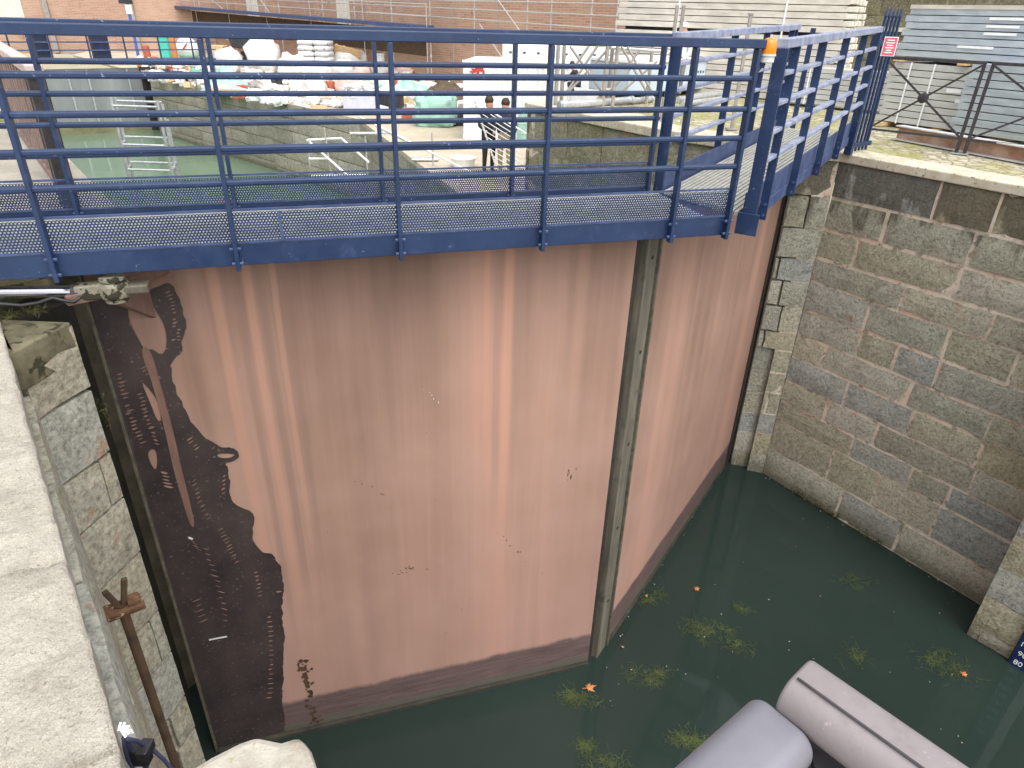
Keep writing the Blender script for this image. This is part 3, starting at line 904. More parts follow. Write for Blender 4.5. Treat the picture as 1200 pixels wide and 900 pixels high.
for hp in holes:
    cen = sum(hp, V((0, 0))) / len(hp)
    grown = [cen + (p - cen) * 1.25 + (p - cen).normalized() * .004 for p in hp]
    if len(hp) < 10 and not all(inside(p, outer) for p in grown): continue
    bad = False
    for k in kept:
        if any(inside(p, k) for p in grown) or any(inside(p, grown) for p in k): bad = True; break
    if not bad: kept.append(hp)
holes = kept
plate_with_holes('black_coating', M['tar'], outer, holes, gate, .0035)
sm = chaikin([gpx(*p) for p in ((166, 405), (176, 408), (186, 440), (196, 478), (205, 512), (212, 545), (222, 585), (229, 615), (224, 618), (215, 590), (204, 552), (196, 515), (187, 478), (176, 440), (168, 420))], 2)
plate_with_holes('paint_run', M['smear'], sm, [], gate, .0075, .002)
# dark creeper-like rust stain and scratches as thin flakes
def flakes(pts, name, mat, n_, sx, sz, off):
    mb_ = MB(); r_ = random.Random(9)
    for i in range(n_):
        k = r_.random(); j = min(int(k * (len(pts) - 1)), len(pts) - 2); f_ = k * (len(pts) - 1) - j
        x_ = pts[j][0] + (pts[j + 1][0] - pts[j][0]) * f_ + r_.gauss(0, 3.2); y_ = pts[j][1] + (pts[j + 1][1] - pts[j][1]) * f_ + r_.gauss(0, 1.5)
        q_ = gpx(x_, y_); rr = r_.uniform(.3, 1)
        ang = r_.uniform(0, 6.28)
        poly = [gl(q_.x + sx * rr * math.cos(a + ang) * r_.uniform(.5, 1.1), q_.y + sz * rr * math.sin(a + ang) * r_.uniform(.5, 1.1), -off - .0004 * (i % 5)) for a in (0, 1.2, 2.4, 3.7, 5)]
        mb_.prism(poly, -N * .002)
    return mb_.build(name, mat, gate)
flakes([(354, 774), (358, 790), (360, 800), (364, 825), (368, 848)], 'rust_stain', M['rust_dark'], 70, .03, .03, .002)
flakes([(462, 676), (478, 664), (492, 666)], 'scuff', M['rust_dark'], 14, .012, .007, .002)
flakes([(585, 622), (600, 640), (630, 668)], 'scuff', M['rust_dark'], 7, .008, .010, .002)
flakes([(405, 560), (440, 570), (470, 610)], 'scuff', M['rust_dark'], 8, .006, .008, .002)
flakes([(500, 455), (520, 480)], 'scuff', M['white_bag'], 5, .004, .012, .002)
flakes([(666, 548), (667, 564)], 'scuff', M['rust_dark'], 9, .003, .03, .002)
mbs = MB()
for (x0, y0, x1, y1) in ((245, 749, 266, 745), (221, 629, 226, 631)):
    a, b_ = gpx(x0, y0), gpx(x1, y1)
    mbs.bar(gl(a.x, a.y, -.0085), gl(b_.x, b_.y, -.0085), .003, .014)
mbs.each('white_scratch', M['white_bag'], gate)

# ram bracket on the gate (triangular plate) and the hydraulic ram
br_ = MB()
tri = [gl(-1.16, 4.46, -.02), gl(-.84, 4.50, -.001), gl(-1.10, 4.50, -.36), gl(-1.30, 4.48, -.40), gl(-1.36, 4.47, -.28)]
br_.prism(tri, (0, 0, .06))
br_.build('ram_bracket', M['smear'], gate, bevel=.006)
bw = MB()
bw.prism([gl(-1.0, 4.50, -.004), gl(-1.2, 4.50, -.30), gl(-1.0, 4.22, -.004)], U * .03)
bw.build('bracket_web', M['smear'], gate)
pin = gl(-1.24, 4.50, -.34)
ram = thing('hydraulic_ram', 'chromed hydraulic ram rod with pale clevis under the left end of the footbridge', 'hydraulic ram', pin)
rd = (on_wall(0, 343, pin, pin + U) - on_wall(90, 342, pin, pin + U)).normalized()
r0 = on_wall(92, 342, pin, pin + U); 
b = MB(); b.tube(r0, r0 + rd * 2.2, .036, 20)
b.build('ram_rod', M['chrome'], ram, smooth=False)
b = MB(); b.tube(r0 - rd * .01, r0 + rd * .03, .046, 20)
b.tube(r0 + rd * 1.5, r0 + rd * 2.6, .062, 20)
b.build('collar', M['steel_dark'], ram)
pc = on_wall(134, 338, pin, pin + U)
b = MB(); b.box(r0 * .5 + pc * .5, ((pc - r0).length + .02, .09, .085), ((pc - r0).normalized(), N, V((0, 0, 1))))
b.lathe(pc - V((0, 0, .055)), [(.05, 0), (.075, .008), (.08, .03), (.08, .08), (.072, .1)], 22)
b.build('clevis', M['clevis'], ram, bevel=.008)
b = MB(); b.lathe(pc + V((0, 0, -.075)), [(.03, 0), (.06, .003), (.06, .02), (.05, .022), (.05, .125), (.066, .127), (.066, .145), (.05, .15)], 22)
b.build('pin', M['clevis'], ram)
b = MB(); b.box(pc + U * .10 + V((0, 0, .0)), (.16, .10, .05), (U, N, V((0, 0, 1))))
b.build('lug', M['steel_edge'], ram, bevel=.008)
b = MB(); b.path([on_wall(x_, y_, pin - N * .08, pin - N * .08 + U) for x_, y_ in ((-30, 352), (0, 356), (25, 358), (45, 355), (62, 349), (74, 352), (86, 354), (95, 348))], .010, 8)
b.build('hose', M['black_rubber'], ram, smooth=True)

# right leaf
R0 = V((1.115, 5.150, 0)); R1 = V((3.30, 8.60, 0))
RU = (R1 - R0).normalized(); RN = V((-RU.y, RU.x, 0)); RL = (R1 - R0).length
ryaw = math.atan2(RU.y, RU.x)
def gr(t, z, d=0.0): return R0 + RU * t + RN * d + V((0, 0, z))
gate2 = thing('lock_gate', 'pinkish steel lock gate leaf meeting the right stone wall, with grey timber mitre post', 'lock gate', R0, ryaw)
b = MB(); b.box(gr(RL / 2, (GT - 1) / 2, .03), (RL, .06, GT + 1), (RU, RN, V((0, 0, 1))))
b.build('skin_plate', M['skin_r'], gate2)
b = MB(); b.box(gr(-.145, (GT - 1) / 2, .055), (.20, .11, GT + .985), (RU, RN, V((0, 0, 1))))
b.build('mitre_post', M['post_timber'], gate2, bevel=.006)
b = MB(); b.box(gr(-.025, (GT - 1) / 2, .02), (.03, .085, GT + .98), (RU, RN, V((0, 0, 1))))
b.build('post_flange', M['steel_edge'], gate2, bevel=.003)
b = MB()
for z_ in (.75, 1.7, 2.65, 3.55, 4.35):
    b.lathe(gr(-.14, z_, -.001), [(.017, 0), (.017, .004), (.013, .006)], 10, 0, -RN)
b.each('bolt_head', M['seal'], gate2)
b = MB(); b.box(gr(RL / 2, .02, -.012), (RL - .02, .02, .05), (RU, RN, V((0, 0, 1))))
b.build('sill_bar', M['recess'], gate2, bevel=.003)
b = MB(); b.box(gr(RL - .02, (GT - 1) / 2, -.02), (.05, .03, GT + .95), (RU, RN, V((0, 0, 1))))
b.build('rubber_seal', M['seal'], gate2)
b = MB()
for t_ in (.5, 1.4, 2.3, 3.2):
    b.box(gr(t_, (GT - 1) / 2, .20), (.03, .28, GT + .98), (RU, RN, V((0, 0, 1))))
for z_ in (.5, 1.6, 2.7, 3.8, GT - .05):
    b.box(gr(RL / 2, z_, .205), (RL - .1, .24, .03), (RU, RN, V((0, 0, 1))))
b.each('stiffener', M['brown_paint'], gate2)
b = MB(); b.box(gr(1.75, 3.35, -.004), (.012, .004, .012), (RU, RN, V((0, 0, 1))))

# ------------------------------------------------------------------ footbridge on the left leaf
DN, DF = 4.0, 4.944
def bl(t, z, d): return N * d + U * t + V((0, 0, h(z)))
bridge = thing('footbridge', 'blue steel footbridge with perforated kick plates, carried on the left gate leaf', 'footbridge', N * 4.4 + U * .2 + V((0, 0, h(-1.31))), YAW)
Zv = V((0, 0, 1))
T0, TN, TF = -2.60, 2.79, 2.66
RAILZ = (-.296, -.472, -.647, -.823)

def perforated(name, t0, t1, z0, z1, d, parent, mat, pitch=.0172, hole=.30):
    mb_ = MB(); rows = int((z1 - z0 - .02) / (pitch * .866)); cols = int((t1 - t0 - .02) / pitch)
    vid = {}; vs = []; fs = []
    R_ = pitch / math.sqrt(3)
    def vert(x_, z_):
        k = (round(x_ * 4e4), round(z_ * 4e4))
        if k not in vid:
            vid[k] = len(vs); vs.append(bl(t0 + .01 + x_, z0 + .01 + z_, d))
        return vid[k]
    for r_ in range(rows):
        for c_ in range(cols):
            cx_ = (c_ + .5 + (.5 if r_ % 2 else 0)) * pitch; cz_ = (r_ + .5) * pitch * .866
            o_ = []; i_ = []
            for k in range(6):
                a = math.pi / 6 + k * math.pi / 3
                o_.append(vert(cx_ + R_ * math.cos(a), cz_ + R_ * math.sin(a)))
                i_.append(len(vs)); vs.append(bl(t0 + .01 + cx_ + pitch * hole * math.cos(a), z0 + .01 + cz_ + pitch * hole * math.sin(a), d))
            for k in range(6):
                fs.append((o_[k], o_[(k + 1) % 6], i_[(k + 1) % 6], i_[k]))
    mb_.add(vs, fs)
    # solid margins
    return mb_.build(name, mat, parent)

def side(d, t1, posts, out):
    hr = MB(); hr.box(bl((T0 + t1) / 2, -.093 - .026, d), (t1 - T0, .06, .052), (U, N, Zv))
    hr.build('handrail', M['blue'], bridge, bevel=.005)
    for z_ in RAILZ:
        r_ = MB(); r_.box(bl((T0 + t1 - .01) / 2, z_ - .0165, d), (t1 - T0 - .01, .036, .033), (U, N, Zv))
        r_.build('rail', M['blue'], bridge, bevel=.010)
    pl = perforated('kick_plate', T0, t1 - .03, -1.178, -.994, d + .020, bridge, M['blue'])
    lip = MB(); lip.box(bl((T0 + t1 - .03) / 2, -.990, d + .020), (t1 - T0 - .03, .012, .012), (U, N, Zv))
    lip.box(bl((T0 + t1 - .03) / 2, -1.172, d + .020), (t1 - T0 - .03, .010, .012), (U, N, Zv))
    for a, b_ in zip(posts[:-1], posts[1:]):
        if abs(a + .40) < .1 and d < 4.5: lip.box(bl(-.14, -1.08, d - .006), (.016, .008, .165), (U, N, Zv))
    lip.build('plate_edge', M['blue_dusty'], pl)
    be = MB(); be.box(bl((T0 + t1) / 2, -1.2435, d + .045), (t1 - T0, .05, .127), (U, N, Zv))
    be.build('edge_beam', M['blue'], bridge, bevel=.004)
    for t_ in posts:
        p_ = MB(); p_.box(bl(t_, (-.146 - 1.325) / 2, d), (.024, .058, 1.179), (U, N, Zv))
        po_ = p_.build('post', M['blue'], bridge, bevel=.004)
        for z_ in (-1.20, -1.285):
            bo = MB(); bo.tube(bl(t_ - .03, z_, d + out * .012), bl(t_ + .03, z_, d + out * .012), .010, 6)
            bo.build('bolt', M['blue_dusty'], po_)
side(DN, TN, [-2.22, -1.31, -.40, .522, 1.422, 2.332, 2.755], -1)
side(DF, TF, [-2.35, -1.395, -.450, .543, 1.495, 2.62], 1)
# grating deck: planks of ribs along the bridge
dk = MB()
dn, df = DN + .075, DF - .03
for i in range(14):
    d_ = dn + (df - dn) * (i + .5) / 14
    dk.box(bl((T0 + 2.70) / 2, -1.232, d_), (2.70 - T0, .034, .03), (U, N, Zv))
for i in range(27):
    dk.box(bl(T0 + .1 + i * .2, -1.254, (dn + df) / 2), (.02, df - dn, .012), (U, N, Zv))
dk.build('deck_grating', M['grating'], bridge)
cb = MB()
for t_ in (-2.3, -1.2, .1, 1.30, 2.5):
    cb.box(bl(t_, -1.290, (DN + DF) / 2 + .03), (.08, DF - DN - .10, .05), (U, N, Zv))
cb.each('cross_beam', M['blue_dark'], bridge)

# ramp section on the right leaf
Q0 = V((1.600, 4.742, h(-1.31))); Q1 = V((3.80, 8.24, h(-1.23)))
W = (Q1 - Q0); WL = W.length; W.normalize(); WA = V((-W.y, W.x, 0)).normalized(); WZ = W.cross(WA)
if WZ.z < 0: WZ = -WZ
def rp(s_, z_, d_=0.0): return Q0 + W * s_ + WA * d_ + V((0, 0, z_))     # z_ above beam bottom
ramp = thing('footbridge', 'blue steel footbridge section with wide flat posts running up to the right quay', 'footbridge', Q0, math.atan2(W.y, W.x))
RAX = (W, WA, WZ)
def s_at(x, y, d=0.0):
    A = Q0 + WA * d; p = on_wall(x, y, A, A + W); return (p - A).dot(W)
near_posts = [0.045] + [s_at(*p) for p in ((892, 254), (926, 224), (955.5, 201), (978, 185), (997, 170))]
FW = .82
far0 = .36
far_posts = [far0 + .05] + [s_at(x_, y_, FW) for x_, y_ in ((859, 60), (896, 58), (925, 55), (950, 50))] 
far_end = 4.05
def ramp_side(d, s0, s1, posts, out, first):
    hr = MB(); hr.box(rp((s0 + s1) / 2, 1.192, d), (s1 - s0, .072, .055), RAX)
    hr.build('handrail', M['blue_dusty_lit'], ramp, bevel=.005)
    for k in range(4):
        r_ = MB(); r_.box(rp((s0 + .07 + s1) / 2, 1.012 - k * .183, d), (s1 - s0 - .07, .05, .03), RAX)
        r_.build('rail', M['blue_dusty_lit'], ramp, bevel=.006)
    be = MB(); be.box(rp((s0 + s1) / 2, .0475, d + out * -.055), (s1 - s0, .05, .095), RAX)
    be.build('edge_beam', M['blue_dusty'], ramp, bevel=.004)
    kp = MB(); kp.box(rp((s0 + s1) / 2, .178, d + out * -.048), (s1 - s0, .012, .162), RAX)
    kp.build('kick_plate', M['blue_dusty'], ramp)
    for i, s_ in enumerate(posts):
        wd = .085 if i == 0 else .060
        p_ = MB(); p_.box(rp(s_, .582, d + out * .005), (.022, wd, 1.164 if i else 1.168), (W, WA, Zv))
        q_ = p_.build('post', M['blue'], ramp, bevel=.003)
        for z_ in (.035, .115):
            bo = MB(); bo.tube(rp(s_ - .027, z_, d + out * .012), rp(s_ + .027, z_, d + out * .012), .011, 6)
            bo.build('bolt', M['blue_dusty'], q_)
ramp_side(0, 0.06, WL, near_posts, -1, True)
ramp_side(FW, far0, far_end, far_posts + [far_end - .06], 1, True)
b = MB(); b.box(rp(.012, .06, -.005), (.016, .15, .15), (W, WA, Zv))
b.build('end_plate', M['blue'], ramp, bevel=.003)
b = MB()
for i in range(18):
    d_ = .075 + (FW - .15) * (i + .5) / 18
    s0_ = .05 + max(0, (d_ - .1)) * .42
    b.box(rp((s0_ + WL) / 2, .112, d_), (WL - s0_, .026, .03), RAX)
for i in range(20):
    b.box(rp(.45 + i * .19, .094, FW / 2), (.02, FW - .12, .012), RAX)
b.build('deck_grating', M['grating'], ramp)
b = MB()
for s_ in (.5, 1.5, 2.5, 3.5): b.box(rp(s_, .045, FW / 2), (.07, FW - .13, .07), RAX)
b.each('cross_beam', M['blue_dark'], ramp)

# orange beacon on the end of the left handrail
bp = on_wall(898, 64, bl(0, 0, DN), bl(1, 0, DN)) + U * .01
bea = thing('warning_beacon', 'orange warning beacon with grey base at the bend of the blue railings', 'beacon', bp)
sc_ = 1.0
b = MB(); b.lathe(bp - V((0, 0, .045)), [(.040, 0), (.044, .004), (.044, .036), (.050, .038), (.050, .05)], 20)
b.build('base', M['grey_plastic'], bea, smooth=False)
b = MB(); b.lathe(bp + V((0, 0, .005)), [(.046, 0), (.047, .004), (.046, .05), (.041, .07), (.028, .083), (.012, .088), (.002, .089)], 20)
b.build('lens', M['orange'], bea, smooth=True)
b = MB(); b.tube(bp + V((0, 0, .09)), bp + V((.004, 0, .112)), .005, 8)
b.each('tip', M['grey_plastic'], bea)
b = MB(); b.path([bp + V((-.03, 0, -.05)), bp + V((-.06, .01, -.09)), bp + V((-.065, .01, -.3)), bp + V((-.075, .01, -.6)), bp + V((-.07, .02, -1.0)), bp + V((-.06, .04, -1.1))], .008, 8)
b.path([bp + V((-.005, 0, -.05)), bp + V((-.04, .015, -.1)), bp + V((-.05, .015, -.35)), bp + V((-.062, .015, -.7)), bp + V((-.055, .03, -1.05))], .006, 8)
b.build('cable', M['hose'], bea, smooth=True)

# ------------------------------------------------------------------ picket gate, sign, crossed fence panels on the right quay
pg0 = rp(WL + .05, 0, .0); pgd = V((.80, .60, 0))
pgt = thing('picket_gate', 'blue spear topped picket gate at the quay end of the footbridge', 'gate', V((pg0.x, pg0.y, ZQ)))
for i in range(5):
    p = V((pg0.x, pg0.y, 0)) + pgd * (.05 + i * .075)
    m_ = MB(); m_.box(p + V((0, 0, ZQ + .03 + .68)), (.022, .022, 1.36), (pgd, V((-pgd.y, pgd.x, 0)), Zv))
    m_.lathe(p + V((0, 0, ZQ + 1.389)), [(.012, 0), (.020, .03), (.001, .13)], 8)
    m_.build('picket', M['blue'], pgt)
m_ = MB()
for z_ in (.10, 1.16):
    m_.box(V((pg0.x, pg0.y, ZQ + z_)) + pgd * .20, (.46, .03, .05), (pgd, V((-pgd.y, pgd.x, 0)), Zv))
m_.each('crossrail', M['blue'], pgt, bevel=.003)
m_ = MB(); m_.box(V((pg0.x, pg0.y, ZQ + .62)) - pgd * .02, (.05, .09, 1.24), (pgd, V((-pgd.y, pgd.x, 0)), Zv))
m_.build('gate_post', M['blue'], pgt, bevel=.004)
sc0 = on_wall(1042.5, 54.5, V((pg0.x, pg0.y, 0)) - V((.0, .10, 0)), V((pg0.x, pg0.y, 0)) - V((0, .10, 0)) + V((.9, -.43, 0)))
sgx = V((.93, -.36, 0)).normalized(); sgn = V((-.36, -.93, 0)).normalized()
sg_ = thing('warning_sign', 'small red and white warning sign on the end post of the footbridge railing', 'sign', sc0)
m_ = MB(); m_.box(sc0, (.135, .006, .185), (sgx, sgn, Zv)); m_.build('plate', M['white'], sg_)
m_ = MB(); m_.box(sc0 + sgn * .005, (.118, .003, .168), (sgx, sgn, Zv)); m_.build('red_panel', M['red_sign'], sg_)
m_ = MB()
for k, (w_, z_) in enumerate(((.07, .060), (.085, .035), (.06, .012), (.08, -.012), (.05, -.036), (.075, -.058))):
    m_.box(sc0 + sgn * .0075 + V((0, 0, z_)), (w_, .002, .010), (sgx, sgn, Zv))
m_.each('lettering', M['white'], sg_)

FA = on_z(1013, 167, ZQ); FB = on_z(1120, 180, ZQ)
fd = (FB - FA); fl = fd.length; fd.normalize(); fn = V((-fd.y, fd.x, 0))
def fence_panel(o_, label, ln):
    f = thing('fence_panel', label, 'fence', o_, 0, 'dark fence panels along the quay edge')
    H_ = .97
    def P(s_, z_, d_=0): return o_ + fd * s_ + fn * d_ + V((0, 0, z_))
    m_ = MB()
    m_.box(P(0, H_ / 2), (.036, .036, H_), (fd, fn, Zv)); m_.box(P(ln, H_ / 2), (.036, .036, H_), (fd, fn, Zv))
    m_.box(P(ln / 2, H_ + .0175), (ln + .036, .036, .034), (fd, fn, Zv)); m_.box(P(ln / 2, .17), (ln - .037, .026, .024), (fd, fn, Zv))
    m_.build('panel_frame', M['steel_dark'], f, bevel=.003)
    for s0, z0, s1, z1, dd in ((.02, .19, ln - .02, H_ - .01, 0), (.02, H_ - .01, ln - .02, .19, .0)):
        m_ = MB()
        a, c_ = P(s0, z0, dd), P(s1, z1, dd); mid = (a + c_) / 2; dv = (c_ - a).normalized()
        m_.bar(a, mid - dv * .045, .022, .022); m_.bar(mid + dv * .045, c_, .022, .022)
        m_.build('brace', M['steel_dark'], f)
    m_ = MB(); m_.lathe(P(ln / 2, (.19 + H_ - .01) / 2, -.03), [(.030, 0), (.058, .006), (.058, .05), (.030, .056)], 18, 0, fn)
    m_.lathe(P(ln / 2, (.19 + H_ - .01) / 2, -.038), [(.016, 0), (.018, .004), (.018, .008)], 12, 0, fn)
    m_.build('boss', M['steel_dark'], f)
    for s_ in (0, ln):
        m_ = MB(); m_.box(P(s_, .008), (.09, .09, .012), (fd, fn, Zv)); m_.each('foot_plate', M['galv'], f)
    return f
fence_panel(FA, 'dark iron fence panel with crossed braces, beside the red sign', fl)
fence_panel(FB + fd * .085, 'dark iron fence panel with crossed braces, cut by the right edge of the photo', 1.30)

# ------------------------------------------------------------------ strapped bundles of planks
def bundle(name, label, A, dirv, length, rows, th, depth, n_deep, mat, straps, tilt=0, cap=None, z0=None, seed=0):
    r_ = random.Random(seed)
    dirv = V(dirv).normalized(); nn = V((-dirv.y, dirv.x, 0))
    A = V(A); f = thing(name, label, 'plank bundle', A)
    core = MB()
    up = V((0, 0, 1)) * math.cos(tilt) + nn * math.sin(tilt)
    bk_ = nn * math.cos(tilt) - V((0, 0, 1)) * math.sin(tilt)
    for i in range(rows):
        for k in range(n_deep):
            jl = r_.uniform(-.03, .03); jd = r_.uniform(-.008, .008) if k == 0 else 0
            c_ = A + dirv * (length / 2 + jl) + up * ((i + .5) * th) + bk_ * ((k + .5) * depth + jd)
            m_ = MB(); m_.box(c_, (length, depth * .96, th * .88), (dirv, bk_, up))
            if k == 0 or i == rows - 1: m_.build('plank', mat, f, bevel=.004)
    d_ = n_deep * depth
    core.box(A + dirv * (length / 2) + up * (rows * th / 2) + bk_ * (d_ / 2 + .01), (length - .16, d_ - .05, rows * th - .02), (dirv, bk_, up))
    core.build('dark_gap', M['dark_gap'], f)
    s_ = MB()
    for st in straps:
        s_.box(A + dirv * (length * st) + up * (rows * th / 2) - bk_ * .012, (.022, .006, rows * th + .01), (dirv, bk_, up))
    if straps: s_.each('strap', M['white_plastic'], f)
    return f, dirv, up, bk_

BA = on_z(1028, 141, ZQ + .06); BB = on_z(1150, 158, ZQ + .06)
bd_ = (BB - BA)
f1, *_ = bundle('plank_bundle', 'pale strapped bundle of grey planks standing behind the first fence panel', BA, bd_, 2.1, 9, .090, .24, 4, M['plank'], (.14, .30), seed=1)
lab = MB()
for (sx, sz, wx) in ((.98, .50, .20), (1.12, .38, .16)):
    dv = V(bd_).normalized(); nn_ = V((-dv.y, dv.x, 0))
    lab.box(BA + dv * sx + V((0, 0, sz)) - nn_ * .012, (wx, .004, .05), (dv, nn_, Zv))
lab.each('paper_label', M['white_plastic'], f1)
BC = BA + bd_.normalized() * 1.22 - V((-bd_.normalized().y, bd_.normalized().x, 0)) * .30
BC.z = ZQ + .08
bundle('plank_bundle', 'bluish grey bundle of planks behind the second fence panel', BC, bd_, 2.6, 9, .095, .28, 1, M['plank_blue'], (), seed=2)
BD = BA + bd_.normalized() * .02 + V((0, 0, .885)); 
f3, dv, up_, bk2 = bundle('plank_bundle', 'bluish bundle of planks with white labels lying on top of the lower bundles', BD, bd_, 3.6, 7, .088, .26, 4, M['plank_blue'], (), tilt=.07, seed=3)
lab = MB()
for (sx, sz, wx) in ((1.32, .50, .42), (1.30, .41, .40), (1.30, .325, .40), (1.05, .16, .46)):
    lab.box(BD + dv * sx + up_ * sz - bk2 * .012, (wx, .004, .032), (dv, bk2, up_))
lab.each('paper_label', M['white_plastic'], f3)
wd_ = MB(); wd_.box(BD + dv * 1.8 + up_ * .63 + bk2 * .5, (3.6, 1.0, .05), (dv, bk2, up_)); wd_.build('timber_cover', M['plank_warm'], f3)
bt_ = MB()
for s_ in (.15, 1.05, 1.9): bt_.box(BA + bd_.normalized() * s_ + V((0, 0, .846)) + V((.25, .2, 0)), (.10, .9, .045), (bd_.normalized(), V((-bd_.normalized().y, bd_.normalized().x, 0)), Zv))
bt_.each('timber_spacer', M['wood'], f3)
bt_ = MB()
for s_ in (.2, 1.0, 1.8): bt_.box(BA + bd_.normalized() * s_ + V((.2, .25, -.035)), (.10, .9, .055), (bd_.normalized(), V((-bd_.normalized().y, bd_.normalized().x, 0)), Zv))
bt_.each('bearer', M['wood'], f1)

# tall bundle behind: long pale planks with a pale end of many plank ends
TA = on_z(968, 122, ZQ); tdir = V((-.86, .51, 0)).normalized()
f4 = thing('plank_bundle', 'tall pale stack of planks whose many small ends face the footbridge', 'plank bundle', TA)
nn = V((.51, .86, 0)).normalized()
r_ = random.Random(5)
for i in range(26):
    z_ = .06 + i * .112 + (.05 if i > 9 else 0)
    m_ = MB(); m_.box(TA + tdir * 2.2 + nn * .02 + V((0, 0, z_)), (4.4 + r_.uniform(-.08, .08), .06, .098), (tdir, nn, Zv))
    m_.build('plank', M['plank_warm'], f4)
m_ = MB()
for i in range(26):
    for k in range(9):
        z_ = .06 + i * .112 + (.05 if i > 9 else 0); jj = r_.uniform(-.05, .05)
        c_ = TA - tdir * (.0 + jj) + nn * (.10 + k * .115) + V((0, 0, z_ + r_.uniform(-.008, .008)))
        m_.box(c_, (.30, .098, .088), (tdir, nn, Zv))
struct(m_.build('plank_end', M['plank_end'], f4, bevel=.012), 'stuff')
m_ = MB(); m_.box(TA + tdir * 2.2 + nn * .53 + V((0, 0, 1.5)), (4.1, .86, 3.0), (tdir, nn, Zv)); m_.build('dark_gap', M['dark_gap'], f4)
m_ = MB()
for s_ in (1.05, 3.1): m_.box(TA + tdir * s_ - nn * .018 + V((0, 0, 1.6)), (.03, .008, 3.2), (tdir, nn, Zv))
m_.each('strap', M['white_plastic'], f4)
# lower planks in front of it, seen between the railings
TB = on_z(905, 118, ZQ + .05)
bundle('plank_bundle', 'low bundle of grey planks lying in front of the tall pale stack', TB, (.80, -.60, 0), 1.9, 7, .085, .25, 2, M['plank'], (.3,), seed=6)

# H beam on the ground
HA = on_z(1050, 163, ZQ); HB = on_z(1215, 194, ZQ)
hd = (HB - HA).normalized(); hn = V((-hd.y, hd.x, 0)); HL = (HB - HA).length + .8
f = thing('steel_beam', 'rusty steel I beam lying on the cobbles behind the fence panels', 'steel beam', HA)
m_ = MB(); m_.box(HA + hd * HL / 2 + V((0, 0, .009)), (HL, .15, .014), (hd, hn, Zv)); m_.box(HA + hd * HL / 2 + V((0, 0, .171)), (HL, .15, .014), (hd, hn, Zv))
m_.each('flange', M['beam_grey'], f)
m_ = MB(); m_.box(HA + hd * HL / 2 + V((0, 0, .09)), (HL - .004, .012, .147), (hd, hn, Zv)); m_.build('web', M['rust_beam'], f)

# ------------------------------------------------------------------ rear chamber and works terrace
w = thing('retaining_wall', 'mossy olive stone wall with orange joints behind the bend of the footbridge', 'wall', RW[2])
m_ = MB(); mbk = MB()
for a, b_ in ((RW[0], RW[1]), (RW[1], RW[2])):
    d = (b_ - a).normalized(); o_ = V((-d.y, d.x, 0)); o_ = o_ if o_.dot(V((-1, -.8, 0))) > 0 else -o_
    masonry(m_, a, b_, 0, ZQ - .14, o_, [.62, .58, .66], (.8, 1.5), 31 + int(a.x * 10), gap=.02)
    mbk.prism([a - o_ * .03 + V((0, 0, -2)), b_ - o_ * .03 + V((0, 0, -2)), b_ - o_ * .5 + V((0, 0, -2)), a - o_ * .5 + V((0, 0, -2))], (0, 0, ZQ + 1.84))
a = RW[2]; b_ = V((1.35, 13.55, 0)); d = (b_ - a).normalized(); o_ = V((-d.y, d.x, 0))
masonry(m_, a, b_, 0, ZQ - .14, o_, [.62, .58, .66], (.6, 1.2), 35, gap=.02)
mbk.prism([a - o_ * .03 + V((0, 0, -2)), b_ - o_ * .03 + V((0, 0, -2)), b_ - o_ * .4 + V((0, 0, -2)), a - o_ * .4 + V((0, 0, -2))], (0, 0, ZQ + 1.84))
m_.build('stonework', M['stone_rear'], w, tinted=True); mbk.build('mortar_bed', M['mortar'], w)
m_ = MB(); m_.prism([p + V((0, 0, ZQ - .135)) for p in (RW[0] + V((-.05, -.03, 0)), RW[1] + V((-.04, -.03, 0)), RW[2] + V((-.05, .02, 0)), V((1.33, 13.45, 0)), V((2.3, 10.3, 0)), V((3.65, 8.95, 0)))], (0, 0, .13))
m_.build('coping', M['coping'], w, bevel=.015)

TE = [V((-18.6, 36.9, 0)), V((-9.97, 28.7, 0)), V((-5.31, 23.85, 0)), V((-1.95, 15.70, 0)), V((-.66, 12.56, 0)), V((.16, 12.64, 0))]
m_ = MB()
m_.prism([p + V((0, 0, ZT)) for p in TE + [V((1.4, 13.5, 0)), V((3.2, 20, 0)), V((9, 42, 0)), V((-40, 80, 0)), V((-30, 50, 0))]], (0, 0, -.12))
struct(m_.build('site_ground', M['site']))
w = thing('basin_wall', 'pale grey stone wall of the basin below the building site', 'wall', TE[2])
m_ = MB(); mbk = MB()
for a, b_ in zip(TE[:-1], TE[1:]):
    d = (b_ - a).normalized(); o_ = V((d.y, -d.x, 0))
    o_ = o_ if o_.dot(V((-.7, -.7, 0))) > 0 else -o_
    far = a.y > 20
    masonry(m_, a, b_, 0, ZT - .01, o_, [.5, .46, .52], (1.0, 2.0) if far else (.8, 1.5), 41 + int(a.y), gap=.03 if far else .02)
    mbk.prism([a - o_ * .03 + V((0, 0, -2)), b_ - o_ * .03 + V((0, 0, -2)), b_ - o_ * .3 + V((0, 0, -2)), a - o_ * .3 + V((0, 0, -2))], (0, 0, ZT + 1.87))
m_.build('stonework', M['stone_basin'], w, tinted=True); mbk.build('mortar_bed', M['mortar_dark'], w)

